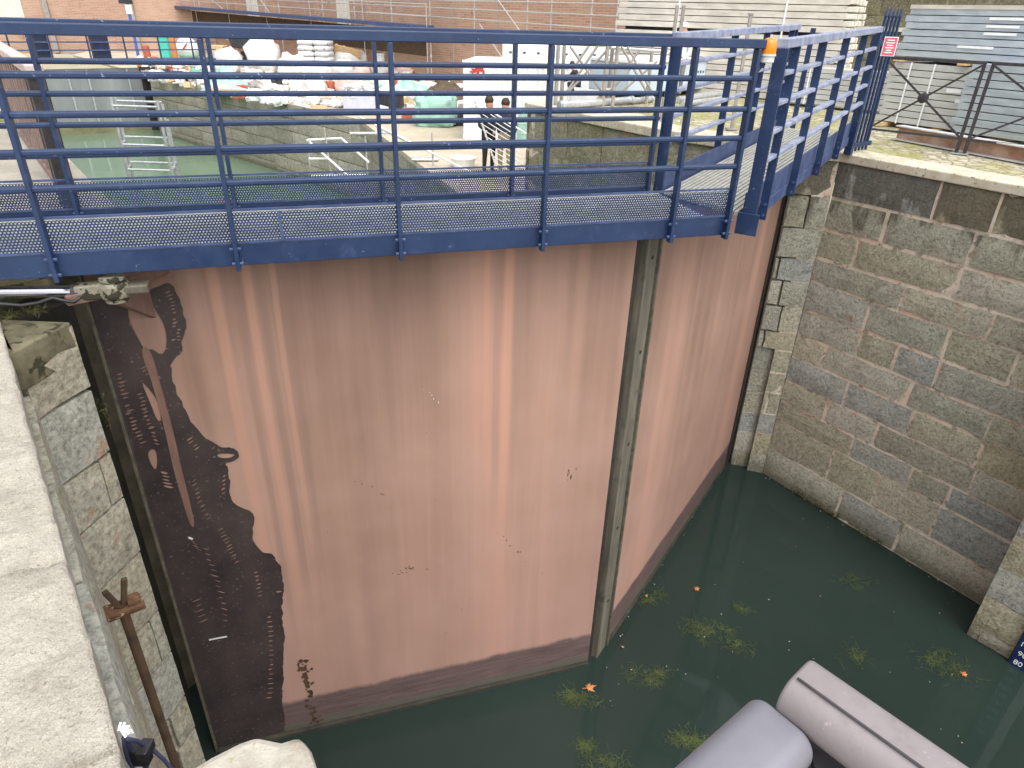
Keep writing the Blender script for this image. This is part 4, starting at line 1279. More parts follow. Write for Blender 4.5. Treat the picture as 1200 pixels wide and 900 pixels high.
# iron ladder on the basin wall
la = on_wall(276, 112, TE[1], TE[2]); la.z = 0
d = (TE[2] - TE[1]).normalized(); o_ = V((d.y, -d.x, 0)); o_ = o_ if o_.y < 0 else -o_
f = thing('wall_ladder', 'dark iron ladder fixed to the basin wall near the green tarpaulin', 'ladder', la)
for s_ in (-.2, .2):
    m_ = MB(); m_.box(la + d * s_ + o_ * .06 + V((0, 0, 1.35)), (.05, .04, 2.7), (d, o_, Zv)); m_.build('stile', M['steel_dark'], f)
for i in range(9):
    m_ = MB(); m_.tube(la + d * -.2 + o_ * .06 + V((0, 0, .2 + i * .3)), la + d * .2 + o_ * .06 + V((0, 0, .2 + i * .3)), .016, 6); m_.build('rung', M['steel_dark'], f)

# left rear quay with its wall
LW = [V((-3.05, 4.36, 0)), V((-2.83, 4.80, 0)), V((-27.5, 36.0, 0))]
m_ = MB(); m_.prism([p + V((0, 0, ZQ)) for p in (LW[0] + V((.02, 0, 0)), LW[1], LW[2], V((-60, 40, 0)), V((-14, 2, 0)), V((-9, 9.45, 0)), V((-3.35, 3.85, 0)), V((-3.25, 4.1, 0)))], (0, 0, -.3))
struct(m_.build('rear_quay', M['grass_ground'], bevel=.01))
m_ = MB(); m_.prism([p + V((0, 0, ZQ + .004)) for p in (LW[1] + V((.0, 0, 0)), LW[1] + (LW[2] - LW[1]) * .12, LW[1] + (LW[2] - LW[1]) * .12 + V((-.5, -.4, 0)), LW[1] + V((-.5, -.4, 0)))], (0, 0, .02))
struct(m_.build('rear_quay_coping', M['pale_quay']))
w = thing('quay_wall', 'pale stone wall of the rear left quay beside the green basin water', 'wall', LW[1])
m_ = MB(); mbk = MB()
d = (LW[2] - LW[1]).normalized(); o_ = V((d.y, -d.x, 0))
masonry(m_, LW[1], LW[2], 0, ZQ - .31, o_, [.5, .46, .52], (1.2, 2.2), 51, gap=.02)
mbk.prism([p + V((0, 0, -2)) for p in (LW[1] - o_ * .03, LW[2] - o_ * .03, LW[2] - o_ * .5, LW[0] + V((-.1, .02, 0)))], (0, 0, ZQ + 1.68))
m_.build('stonework', M['stone_basin'], w, tinted=True); mbk.build('mortar_bed', M['mortar_dark'], w)

# brown slatted railing on the rear left quay
FD = V((-.615, .789, 0)); fnn = V((.789, .615, 0))
F0 = on_z(86, 250, ZQ)
f = thing('slatted_railing', 'brown painted railing of wide flat slats along the rear left quay', 'railing', F0)
top = on_wall(42, 78, F0, F0 + FD).z - ZQ
m_ = MB(); m_.box(F0 + FD * 3.0 + V((0, 0, top - .03)), (6.2, .10, .06), (FD, fnn, Zv)); m_.build('handrail', M['brown_pale'], f, bevel=.008)
m_ = MB(); m_.box(F0 + FD * 3.0 + V((0, 0, .12)), (6.0, .05, .05), (FD, fnn, Zv)); m_.build('bottom_rail', M['brown_paint'], f)
for i in range(20):
    m_ = MB(); m_.box(F0 + FD * (.40 + i * .29) + V((0, 0, (top - .06 + .145) / 2)), (.12, .03, top - .06 - .145), (FD, fnn, Zv)); m_.build('slat', M['brown_paint'], f)
for dd, ww in ((.0, .13), (.17, .05)):
    m_ = MB(); m_.box(F0 + FD * dd + V((0, 0, top / 2 - .03)), (ww, .10, top - .065), (FD, fnn, Zv)); m_.build('end_post', M['steel_dark'], f, bevel=.004)

# far gate closing the basin
FG0, FG1 = V((-25.6, 33.2, 0)), V((-19.0, 38.7, 0))
fg = (FG1 - FG0).normalized(); fgn = V((fg.y, -fg.x, 0)); FGL = (FG1 - FG0).length
ZF = 3.0
f = thing('basin_gate', 'grey steel gate at the far end of the green basin under a small blue footbridge', 'lock gate', FG0)
m_ = MB(); m_.box(FG0 + fg * FGL / 2 + V((0, 0, ZF / 2)), (FGL, .2, ZF), (fg, fgn, Zv)); m_.build('skin_plate', M['far_gate'], f)
m_ = MB()
for s_ in (.30, .52, .62, .83): m_.box(FG0 + fg * FGL * s_ + fgn * .13 + V((0, 0, ZF / 2 + .1)), (.07, .06, ZF - .25), (fg, fgn, Zv))
m_.each('stiffener', M['galv'], f)
m_ = MB(); m_.box(FG0 + fg * FGL * .5 + fgn * .14 + V((0, 0, .18)), (FGL - .05, .06, .36), (fg, fgn, Zv)); m_.build('foot_beam', M['far_tide'], f)
m_ = MB(); m_.box(FG0 + fg * (FGL * .94) + fgn * .25 + V((0, 0, ZF / 2)), (.7, .25, ZF + .1), (fg, fgn, Zv)); m_.build('quoin_post', M['seal'], f)
fb = thing('footbridge', 'small distant blue footbridge crossing the far end of the basin', 'footbridge', FG0 + V((0, 0, ZF)))
m_ = MB(); m_.box(FG0 + fg * FGL / 2 + V((0, 0, ZF + .35)), (FGL + 6, 1.0, .16), (fg, fgn, Zv)); m_.build('deck', M['blue_dusty'], fb)
for z_ in (.85, 1.2, 1.6):
    m_ = MB(); m_.box(FG0 + fg * FGL / 2 + fgn * .5 + V((0, 0, ZF + z_)), (FGL + 6, .05, .06), (fg, fgn, Zv)); m_.build('rail', M['blue_dusty'], fb)
for i in range(9):
    m_ = MB(); m_.box(FG0 + fg * (-2.4 + i * 1.6) + fgn * .5 + V((0, 0, ZF + 1.0)), (.07, .05, 1.2), (fg, fgn, Zv)); m_.build('post', M['blue'], fb)
for i, k in enumerate((.05, .42, .72)):
    p = FG0 + fg * FGL * k + V((0, 0, ZF + .44)) 
    m_ = MB(); m_.box(p + V((0, 0, .55)), (.75, .6, 1.1), (fg, fgn, Zv)); m_.box(p + V((0, 0, 1.15)), (.85, .7, .1), (fg, fgn, Zv))
    m_.box(p + V((0, 0, .5)) + fgn * .31, (.4, .03, .5), (fg, fgn, Zv))
    single('drive_cabinet', m_, M['blue_dark'], ('dark blue drive cabinet at the left end of the distant footbridge', 'dark blue drive cabinet in the middle of the distant footbridge', 'dark blue drive cabinet near the blue lamp pole')[i], 'cabinet', p, 'drive cabinets on the distant footbridge', bevel=.02)

# ------------------------------------------------------------------ brick wall with scaffolding
BR0, BR1 = V((7.5, 26.5, 0)), V((-44, 78, 0))
bd3 = (BR1 - BR0).normalized(); bo = V((-bd3.y, bd3.x, 0)); bo = bo if bo.y < 0 else -bo
yb = math.atan2(-bd3.y, -bd3.x)
bw_ = thing('brick_wall', 'long red brick wall behind the building site and its scaffolding', 'wall', BR1, yb)
m_ = MB(); L3 = (BR1 - BR0).length
m_.box((BR0 + BR1) / 2 - bo * .4 + V((0, 0, 7.2)), (L3, .8, 9.4), (-bd3, bo, Zv)); m_.build('brickwork', M['brick'], bw_)
m_ = MB()
for s_ in (22.5, 28, 33.5, 39):
    m_.box(BR0 + bd3 * s_ + bo * .09 + V((0, 0, 5.6)), (.35, .18, 6.0), (-bd3, bo, Zv))
m_.each('buttress', M['brick'], bw_)
m_ = MB()
for (s_, w_, z_, hh) in ((25.2, 1.3, 5.6, 2.6), (36.5, 1.6, 5.4, 2.4)):
    m_.box(BR0 + bd3 * s_ + bo * .02 + V((0, 0, z_)), (w_, .06, hh), (-bd3, bo, Zv))
m_.each('blocked_opening', M['plank_end'], bw_)
WL0, WL1 = V((-20, 58, 0)), V((-64, 46, 0)); wdv = (WL0 - WL1).normalized(); wout = V((wdv.y, -wdv.x, 0))
bw2 = thing('brick_wall', 'brick wall with a grey blocked opening beyond the far end of the basin', 'wall', WL1, math.atan2(wdv.y, wdv.x))
m_ = MB(); m_.box((WL0 + WL1) / 2 - wout * .4 + V((0, 0, 7.2)), ((WL0 - WL1).length, .8, 9.4), (wdv, wout, Zv)); m_.build('brickwork', M['brick'], bw2)
for s_ in (26, 31.5, 37):
    m_ = MB(); m_.box(WL1 + wdv * s_ + wout * .12 + V((0, 0, 6.0)), (.30, .24, 6.8), (wdv, wout, Zv)); m_.build('drain_pipe', M['tube_dull'], bw2)
m_ = MB(); m_.box(WL1 + wdv * 28.8 + wout * .03 + V((0, 0, 6.2)), (2.4, .06, 4.2), (wdv, wout, Zv)); m_.each('blocked_opening', M['plank_end'], bw2)
# scaffolding against the wall
def bwp(x, y, off=1.0): return on_wall(x, y, BR0 + bo * off, BR1 + bo * off)
sf = thing('scaffolding', 'tall grid of thin grey scaffold tubes standing against the brick wall', 'scaffolding', bwp(540, 100) * 1)
ROOT[sf.name] = Matrix.Translation(sf.location)
up_x = [(240, 1), (262, 0), (300, 1), (332, 1), (362, 0), (383, 1), (420, 1), (452, 0), (463, 1), (508, 1), (535, 0), (560, 1), (587, 0), (622, 1), (650, 1), (697, 1), (727, 1), (768, 0), (805, 1)]
for x_, k in up_x:
    p = bwp(x_ - 4, 20, 1.0 if k else .25)
    m_ = MB(); m_.tube(V((p.x, p.y, ZT)), V((p.x, p.y, 9.5)), .028 if k else .024, 6)
    zc = ZT + 1.2
    if k: m_.tube(V((p.x, p.y, zc)), V((p.x, p.y, zc + .12)), .05, 8); m_.tube(V((p.x, p.y, zc + 2)), V((p.x, p.y, zc + 2.12)), .05, 8)
    m_.build('upright', M['tube'] if k else M['tube_dull'], sf)
for (xa, ya, xb, yb_) in ((150, -8, 830, 24), (150, 20 - 28, 830, 7), (430, 14, 800, 40)):
    m_ = MB(); a, c_ = bwp(xa, ya, 1.06), bwp(xb, yb_, 1.06)
    m_.tube(a, c_, .026, 6); m_.build('ledger', M['tube'], sf)
for (xa, ya, xb, yb_) in ((578, -8, 612, 40), (612, 40, 640, 76), (562, 28, 590, 70), (800, -8, 775, 42), (240, -6, 300, 40), (300, -8, 322, 24), (390, -5, 368, 26), (430, 8, 405, 30)):
    m_ = MB(); m_.tube(bwp(xa, ya, 1.12), bwp(xb, yb_, 1.12), .024, 6); m_.build('diagonal', M['tube'], sf)
# sloping access gangway: blue-grey beam going down to the right
gw_ = thing('access_gangway', 'bluish sloping access gangway descending along the scaffolding by the brick wall', 'gangway', bwp(330, 25, 1.6))
m_ = MB(); a, c_ = bwp(195, 7, 1.7), bwp(500, 32, 1.7); m_.bar(a, c_, .9, .16); m_.build('deck', M['blue_dusty'], gw_)
for z_ in (.45, .95):
    m_ = MB(); m_.tube(a + V((0, 0, z_)), c_ + V((0, 0, z_)), .022, 6); m_.build('guard_rail', M['tube'], gw_)
for i in range(7):
    p = a.lerp(c_, i / 6); m_ = MB(); m_.tube(p - V((0, 0, .0)), p + V((0, 0, 1.0)), .02, 6); m_.tube(V((p.x, p.y, ZT)), p - V((0, 0, .1)), .02, 6); m_.build('stanchion', M['tube'], gw_)
m_ = MB(); m_.box((a + c_) / 2 - V((0, 0, .75)) + bo * -.55, ((c_ - a).length * .95, .03, 1.1), ((c_ - a).normalized(), bo, Zv)); m_.build('dark_board', M['rust_dark'], gw_)
# weathered stone wall at the top right
m_ = MB(); mbk = MB()
sw0, sw1 = V((5.4, 21.0, 0)), V((19, 12.5, 0)); d = (sw1 - sw0).normalized(); o_ = V((d.y, -d.x, 0)); o_ = o_ if o_.y < 0 else -o_
masonry(m_, sw0, sw1, ZQ, ZQ + 3.4, o_, [.45, .5], (1.3, 2.4), 61, gap=.03)
mbk.prism([p + V((0, 0, ZQ - .3)) for p in (sw0 - o_ * .03, sw1 - o_ * .03, sw1 - o_ * .6, sw0 - o_ * .6)], (0, 0, 3.68))
w = thing('stone_wall', 'weathered olive stone wall behind the plank bundles at the top right', 'wall', sw0 + V((0, 0, ZQ)))
m_.build('stonework', M['stone_old'], w, tinted=True); mbk.build('mortar_bed', M['mortar_dark'], w)
m_ = MB()
for z_ in (1.25, 2.2): m_.box((sw0 + sw1) / 2 + o_ * .05 + V((0, 0, ZQ + z_)), ((sw1 - sw0).length, .18, .09), (d, o_, Zv))
m_.each('ledge', M['coping'], w)

exec_parts = True
# ------------------------------------------------------------------ things on the building site
def T(x, y, z=ZT): return on_z(x, y, z)

def wid(px, p):                                      # metres that px photo pixels span at point p
    return px / FPX * ((p - CAM).dot(_f))

def bag(name, label, cat, x, y, wpx, hpx, mat, seed, depth=.8, rough=.25, z=ZT, flat=.25, group=None, rz=0):
    p = T(x, y, z); w_ = wid(wpx, p) / 2; h_ = wid(hpx, p) / 1.6
    m_ = MB(); m_.blob(p, (w_, w_ * depth, h_), seed, rough, 3, flat, 1.9, rz=rz)
    return single(name, m_, mat, label, cat, p, group, smooth=True)

# site container
c0_, c1_ = T(543, 163), T(664, 152)
cd = V((.995, -.10, 0)).normalized(); c1_ = on_wall(662, 152, c0_, c0_ + cd); c1_.z = ZT; cn = V((-cd.y, cd.x, 0)); cl_ = (c1_ - c0_).length
ch = on_wall(543, 70, c0_, c1_).z - ZT
f = thing('site_container', 'white corrugated site container with a red emblem on its front', 'container', c0_)
m_ = MB(); m_.box(c0_ + cd * cl_ / 2 + cn * 1.1 + V((0, 0, ch / 2)), (cl_, 2.2, ch - .02), (cd, cn, Zv)); m_.build('body', M['cont'], f, bevel=.02)
m_ = MB()
k0 = (on_wall(573, 110, c0_, c1_) - c0_).dot(cd)
s_ = k0
while s_ < cl_ - .05:
    m_.box(c0_ + cd * s_ - cn * .015 + V((0, 0, ch / 2)), (.07, .03, ch - .3), (cd, cn, Zv)); s_ += .14
m_.each('corrugation', M['cont'], f, bevel=.01)
m_ = MB(); m_.box(c0_ + cd * cl_ / 2 - cn * .02 + V((0, 0, ch - .06)), (cl_ + .02, .05, .12), (cd, cn, Zv)); m_.box(c0_ + cd * cl_ / 2 - cn * .02 + V((0, 0, .07)), (cl_ + .02, .05, .14), (cd, cn, Zv))
m_.each('frame', M['cont'], f, bevel=.01)
m_ = MB(); dc = on_wall(560, 112, c0_, c1_); m_.box(dc - cn * .02, (.46, .03, .62), (cd, cn, Zv)); m_.build('shutter', M['white'], f)
m_ = MB()
lg = on_wall(559, 83, c0_, c1_) - cn * .012
cz = V((0, 0, 1))
emb = [(-.22, -.02), (-.12, .0), (-.17, .06), (-.06, .05), (-.02, .12), (.06, .13), (.16, .09), (.22, -.02), (.18, -.11), (.15, -.02), (.07, -.01), (.05, -.10), (-.03, -.11), (.0, -.03), (-.10, -.06), (-.16, -.12), (-.14, -.06)]
m_.prism([lg + cd * a + cz * b_ for a, b_ in emb], -cn * .006); m_.build('emblem', M['red'], f)
# second unit behind with timbers on its roof
q0 = c0_ + cd * (k0 + .05) + cn * 2.4
f = thing('site_container', 'second white site container, taller and behind the one with the red emblem', 'container', q0)
m_ = MB(); m_.box(q0 + cd * 1.9 + cn * 1.1 + V((0, 0, (ch + .36) / 2)), (3.8, 2.2, ch + .34), (cd, cn, Zv)); m_.build('body', M['cont'], f, bevel=.02)
m_ = MB()
for i in range(9): m_.box(q0 + cd * (.25 + i * .42) - cn * .01 + V((0, 0, ch + .12)), (.08, .03, .05), (cd, cn, Zv))
m_.each('vent_slot', M['dark'], f)
yq = q0 + V((0, 0, ch + .36))
m_ = MB(); r_ = random.Random(8)
for i in range(4):
    for k in range(3):
        m_.box(yq + cd * (2.3 + r_.uniform(-.2, .2)) + cn * (.15 + i * .24) + V((0, 0, .04 + k * .07)), (3.6, .2, .06), (cd, cn, Zv))
single('timber_stack', m_, M['yellow'], 'stack of yellow formwork beams on the roof of the white containers', 'timber', yq)

# cement bags on a pallet, tilted pallet
p = T(373, 88); w_ = wid(37, p); 
f = thing('cement_bag_stack', 'neat stack of wrapped white cement bags on a pallet by the brick wall', 'bag stack', p)
hgt = on_y(373, 46, p.y).z - p.z
m_ = MB(); m_.box(p + V((0, 0, .07)), (w_ * 1.05, w_ * .8, .12)); m_.build('pallet', M['wood'], f)
for i in range(6):
    m_ = MB()
    for k in (-1, 1):
        m_.blob(p + V((k * w_ * .25, 0, .13 + i * (hgt - .13) / 6)), (w_ * .27, w_ * .4, (hgt - .13) / 6 * .62), i * 3 + k, .08, 2, .45)
    m_.build('bag', M['cement'], f, smooth=True)
p = T(410, 88); z_ = on_y(410, 63, p.y).z
f = thing('wooden_pallet', 'pale wooden pallet propped on its side above the white bags', 'pallet', V((p.x, p.y, z_ - .4)))
px_ = V((.96, -.1, -.17)).normalized(); pz_ = V((.2, -.5, .85)).normalized(); pz_ = (pz_ - px_ * pz_.dot(px_)).normalized(); py_ = pz_.cross(px_)
pc_ = V((p.x, p.y, z_))
for i in range(5):
    m_ = MB(); m_.box(pc_ + pz_ * (-.34 + i * .17) - py_ * .05, (1.4, .03, .14), (px_, py_, pz_)); m_.build('board', M['wood'], f)
for i in range(4):
    m_ = MB(); m_.box(pc_ + px_ * (-.6 + i * .4), (.10, .09, .8), (px_, py_, pz_)); m_.each('bearer', M['orange_wood'], f)
# support crate under it
m_ = MB(); m_.blob(V((p.x, p.y + .5, ZT)), (.9, .6, .75), 3, .15, 3, .4); single('rubble_bag', m_, M['white_bag'], 'large white rubble bag holding up the propped pallet', 'bag', V((p.x, p.y + .5, ZT)), smooth=True)

# round white and green hull, crates, barrel
p = T(222, 70); w_ = wid(26, p)
f = thing('boat_hull', 'upturned white and green rounded boat hull with a red stripe', 'boat', p)
m_ = MB(); m_.lathe(p + V((0, 0, .05)), [(w_ * .30, 0), (w_ * .44, w_ * .12), (w_ * .5, w_ * .25)], 24); m_.build('hull_bottom', M['teal'], f, smooth=True)
m_ = MB(); m_.lathe(p + V((0, 0, .051 + w_ * .25)), [(w_ * .5, 0), (w_ * .49, w_ * .2), (w_ * .42, w_ * .42), (w_ * .25, w_ * .58), (.05, w_ * .64)], 24); m_.build('hull_side', M['white'], f, smooth=True)
m_ = MB(); m_.bar(p + V((.02, -w_ * .52, w_ * .42)), p + V((.32, -w_ * .47, w_ * .68)), .08, .09); m_.build('stripe', M['red'], f)
for x_, y_, wp, hp, mt, lb in ((197, 62, 10, 18, 'turq', 'turquoise crate standing left of the white and green hull'), (206, 62, 6, 17, 'orange_wood', 'narrow orange crate beside the turquoise crate'), (260, 66, 14, 12, 'ply', 'small tan box between the hull and the white bags'), (447, 78, 10, 14, 'white', 'white box near the pink rubble bag')):
    p = T(x_, y_ + 10); w_ = wid(wp, p); hh = on_y(x_, y_ - hp, p.y).z - ZT
    m_ = MB(); m_.box(p + V((0, 0, hh / 2)), (w_, w_ * .8, hh)); m_.box(p + V((0, 0, hh)), (w_ * 1.06, w_ * .86, .08))
    for k in (-.4, 0, .4): m_.box(p + V((k * w_, -w_ * .41, hh / 2)), (.05, .04, hh * .95))
    single('crate', m_, M[mt], lb, 'crate', p, bevel=.015)
def barrel(x, y, wp, hp, mt, lb):
    p = T(x, y); w_ = wid(wp, p) / 2; hh = wid(hp, p) * 1.05
    m_ = MB(); m_.lathe(p, [(w_ * .85, 0), (w_, hh * .1), (w_, hh * .32), (w_ * 1.06, hh * .34), (w_, hh * .36), (w_, hh * .64), (w_ * 1.06, hh * .66), (w_, hh * .68), (w_ * .95, hh * .97), (w_ * .8, hh)], 18)
    single('barrel', m_, M[mt], lb, 'barrel', p, smooth=False)
barrel(174, 72, 8, 16, 'dull_red', 'orange red barrel beside the blue pole')
barrel(388, 109, 11, 12, 'dull_red', 'small red barrel among the white bags')
barrel(613, 168, 14, 32, 'teal', 'pale green wrapped barrel at the left end of the mossy wall')
barrel(548, 162, 9, 34, 'white', 'slim white barrel in front of the site container')

# heaps and bags
bag('rubble_bag', 'big white rubble bag with straps, right of the grey barrow', 'bag', 312, 84, 38, 34, M['white_bag'], 1, .8)
B = 'white rubble bags on the building site'
for i, (x, y, wp, hp, mt, lb) in enumerate((
    (268, 84, 34, 22, 'white_bag', 'flat white rubble bag behind the green tarpaulin'),
    (345, 92, 34, 24, 'white_bag', 'white rubble bag left of the cement bag stack'),
    (372, 96, 34, 20, 'white_bag', 'white rubble bag below the cement bag stack'),
    (404, 92, 30, 18, 'white_bag', 'white rubble bag below the propped pallet'),
    (424, 92, 24, 14, 'pink_bag', 'pinkish rubble bag right of the propped pallet'),
    (350, 109, 22, 17, 'white_bag', 'white rubble bag beside the plywood sheets'),
    (370, 110, 24, 16, 'white_bag', 'white rubble bag left of the small red barrel'),
    (407, 110, 24, 17, 'pink_bag', 'reddish rubble bag right of the small red barrel'),
    (446, 90, 22, 13, 'white_bag', 'white bag on the heap above the lilac box'),
    (474, 92, 22, 12, 'pink_bag', 'pink bag at the foot of the brick wall'),
    (500, 110, 26, 12, 'white_bag', 'white bag at the left foot of the dark soil heap'),
    (300, 96, 22, 12, 'white_bag', 'small white bag above the plywood sheets'),
    (240, 88, 20, 12, 'white_bag', 'small white bag left of the green tarpaulin'))):
    bag('rubble_bag', lb, 'bag', x, y, wp, hp, M[mt], 10 + i, .7, .3)
def heap(name, lb, cat, x, y, wp, hp, mt, seed, rough=.45):
    p = T(x, y); w_ = wid(wp, p) / 2; hh = wid(hp, p) * 1.1
    m_ = MB(); n_ = 26; vs = []; fs = []
    for j in range(n_ + 1):
        for i in range(n_ + 1):
            a, b_ = (i / n_ - .5) * 2, (j / n_ - .5) * 2
            r_ = math.sqrt(a * a + b_ * b_)
            k = max(0, 1 - r_); z_ = hh * (k ** .9) * (1 + rough * noise.fractal(V((a * 2.5, b_ * 2.5, seed)), .8, 2, 4))
            vs.append(p + V((a * w_, b_ * w_ * .7, z_ - .02)))
    for j in range(n_):
        for i in range(n_):
            fs.append((j * (n_ + 1) + i, j * (n_ + 1) + i + 1, (j + 1) * (n_ + 1) + i + 1, (j + 1) * (n_ + 1) + i))
    m_.add(vs, fs)
    return single(name, m_, M[mt], lb, cat, p, smooth=(mt != 'dirt'))
heap('soil_heap', 'dark brown heap of soil in front of the brick wall', 'heap', 522, 116, 62, 22, 'dirt', 2, .3)
heap('tarpaulin', 'crumpled green tarpaulin heap above the basin wall edge', 'tarpaulin', 268, 106, 62, 24, 'teal', 5, .9)
heap('tarpaulin', 'dark green tarpaulin edge trailing left of the crumpled green heap', 'tarpaulin', 232, 93, 44, 10, 'teal_dark', 6, .9)
heap('tarpaulin', 'pale green tarpaulin heap behind the lilac box', 'tarpaulin', 482, 112, 56, 20, 'teal', 7, .8)
p = T(512, 147); w_ = wid(48, p); hh = wid(32, p)
m_ = MB(); m_.blob(p, (w_ * .5, w_ * .4, hh * .62), 31, .22, 4, .45, 2.2)
single('tarpaulin', m_, M['teal'], 'green tarpaulin wrapped over a square load in front of the soil heap', 'tarpaulin', p, smooth=True)
bag('rubbish_bag', 'dark grey rubbish bag right of the wrapped green load', 'bag', 537, 147, 16, 16, M['dark'], 44, .8, .4)
bag('rubbish_bag', 'greyish pink rubbish bag leaning on the wrapped green load', 'bag', 528, 146, 14, 12, M['pink_bag'], 45, .8, .4)
p = T(481, 141); m_ = MB(); w_ = wid(18, p)
m_.box(p + V((0, 0, .22)), (w_, w_ * .8, .30)); m_.box(p + V((0, 0, .04)), (w_ * 1.05, w_ * .85, .06))
single('brick_crate', m_, M['dull_red'], 'low crate of red bricks left of the wrapped green load', 'crate', p)
p = T(424, 128); w_ = wid(38, p); hh = wid(18, p)
f = thing('skip_box', 'lilac grey open box full of rubble near the two thin bridge posts', 'skip', p)
m_ = MB(); m_.box(p + V((0, 0, hh * .5)), (w_, w_ * .55, hh * .9)); m_.build('box', M['lilac'], f, bevel=.02)
m_ = MB(); m_.blob(p + V((0, 0, hh * .75)), (w_ * .48, w_ * .26, hh * .45), 12, .6, 4, .2, 3); m_.build('rubble', M['cement'], f)
p = T(458, 126); m_ = MB(); m_.box(p + V((0, 0, .25)), (.9, .6, .5)); 
for i in range(5): m_.box(p + V((-.36 + i * .18, -.32, .25)), (.05, .04, .5))
single('crate', m_, M['dark'], 'dark slatted crate right of the lilac rubble box', 'crate', p)
# plywood sheets
for (x, y, a, l_, lb) in ((322, 104, .1, 2.9, 'tan plywood sheet lying above the basin wall'), (300, 96, .3, 2.2, 'pale plywood sheet lying behind the tan sheet'), (420, 122, -.2, 3.6, 'long pale board lying at the terrace edge below the lilac box'), (360, 113, -.55, 5.0, 'long thin board along the edge of the basin wall')):
    p = T(x, y); m_ = MB(); ax = V((math.cos(a), math.sin(a), 0)); m_.box(p + V((0, 0, .06)), (l_, 1.3 if l_ < 3 else .5, .035), (ax, V((-ax.y, ax.x, 0)), Zv))
    for k in (-.35, .35): m_.box(p + ax * l_ * k + V((0, 0, .02)), (.08, 1.2 if l_ < 3 else .4, .04), (ax, V((-ax.y, ax.x, 0)), Zv))
    single('plywood_sheet', m_, M['ply'], lb, 'plywood', p)
# barrow
p = T(286, 74); z_ = .7
f = thing('wheelbarrow', 'grey wheelbarrow tipped up beside the white rubble bag', 'wheelbarrow', p)
m_ = MB()
tub = [(-.5, -.35, .9), (.6, -.35, .8), (.75, -.4, 1.6), (-.7, -.4, 1.7)]
m_.prism([p + V((x_, -.4, z2)) for x_, _, z2 in tub], (0, .8, 0)); m_.build('tub', M['dark'], f, bevel=.04)
m_ = MB(); m_.lathe(p + V((.1, -.06, .35)), [(.2, 0), (.33, .02), (.35, .06), (.33, .1), (.2, .12)], 20, 0, (0, 1, 0)); m_.build('wheel', M['black_rubber'], f)
m_ = MB()
for k in (-.28, .28): m_.tube(p + V((.1, k, .35)), p + V((-1.2, k, 1.9)), .03, 6)
m_.each('handle', M['tube_dull'], f)

# blue lamp pole and white board, far left
p = T(163, 70); z1_ = on_y(153, -10, p.y).z
f = thing('lamp_pole', 'bright blue pole with a floodlight at the far end of the basin', 'lamp', p)
m_ = MB(); m_.tube(p, V((p.x + .0, p.y, z1_ + 2)), .09, 10); m_.build('pole', M['blue_pole'], f)
lz = on_y(147, 2, p.y)
m_ = MB(); m_.box(lz, (.7, .3, .22)); m_.tube(lz, V((p.x, p.y, lz.z + .05)), .04, 6); m_.build('lamp_head', M['dark'], f)
m_ = MB(); m_.box(on_y(151, 11, p.y - .1), (.36, .06, .5)); m_.build('notice', M['white'], f)
p = T(196, 60); m_ = MB(); q_ = on_y(196, 22, p.y); m_.box(V((q_.x, q_.y, (q_.z + ZT) / 2)), (1.7, .1, q_.z - ZT)); m_.box(V((q_.x, q_.y, q_.z)), (1.8, .2, .1))
m_.box(V((q_.x - .8, q_.y, (q_.z + ZT) / 2)), (.08, .16, q_.z - ZT)); m_.box(V((q_.x + .8, q_.y, (q_.z + ZT) / 2)), (.08, .16, q_.z - ZT))
single('site_board', m_, M['white'], 'white site board standing behind the hull near the blue pole', 'board', p)

# galvanised tower standing in the basin
def tower(name, lb, legs_px, base_z, rungs, Y, mat=M['galv'], r=.03):
    pts = [on_y(x, y, Y + dy) for (x, y, dy) in legs_px]
    f = thing(name, lb, 'scaffold tower', V((pts[0].x, pts[0].y, base_z)))
    for p_ in pts:
        m_ = MB(); m_.tube(V((p_.x, p_.y, base_z)), p_, r, 8); m_.build('upright', mat, f)
    for (i, j, z_) in rungs:
        a, b_ = pts[i], pts[j]; m_ = MB(); m_.tube(V((a.x, a.y, z_)), V((b_.x, b_.y, z_)), r * .8, 6); m_.build('crossbar', mat, f)
    return f, pts
zz = [on_y(165, y, 17).z for y in (125, 170, 199, 215)]
tower('scaffold_tower', 'pale galvanised scaffold tower standing in the green basin water',
      [(128, 108, 0), (134, 112, .5), (184, 118, 0), (190, 122, .5), (196, 140, 1.0)], 0.0,
      [(0, 2, zz[0]), (0, 2, zz[1]), (1, 3, zz[1] + .1), (0, 2, zz[2]), (1, 3, zz[2] + .08), (0, 1, zz[1]), (2, 3, zz[2]), (2, 4, zz[2]), (0, 1, zz[2]), (1, 3, zz[0] + .05), (0, 2, 1.0), (2, 3, 1.0)], 17, r=.036)
# pale stair handrail against the basin wall
hrf = thing('stair_handrail', 'pale tubular handrails of a stair going down the basin wall', 'handrail', on_y(400, 200, 17))
def tubes_px(lst, Y, parent, nm, mat, r):
    for (xa, ya, xb, yb2, d0, d1) in lst:
        m_ = MB(); m_.tube(on_y(xa, ya, Y + d0), on_y(xb, yb2, Y + d1), r, 6); m_.build(nm, mat, parent)
tubes_px([(360, 164, 411, 209, 1.5, 0), (400, 162, 432, 190, 1.5, 0), (360, 164, 400, 162, 1.5, 1.5), (410, 156, 465, 156, 1.5, 1.5), (362, 186, 386, 186, 1, 1), (421, 137, 556, 204, 2.2, -1.2), (365, 206, 430, 205, .3, .3), (446, 151, 475, 165, 1.5, .8)], 16.5, hrf, 'rail_tube', M['white_tube'], .028)
tubes_px([(428, 160, 431, 206, 1, 1), (380, 150, 388, 206, .8, .8), (362, 164, 363, 196, 1.2, 1.2), (506, 155, 508, 204, 0, 0)], 16.5, hrf, 'stanchion', M['tube'], .022)

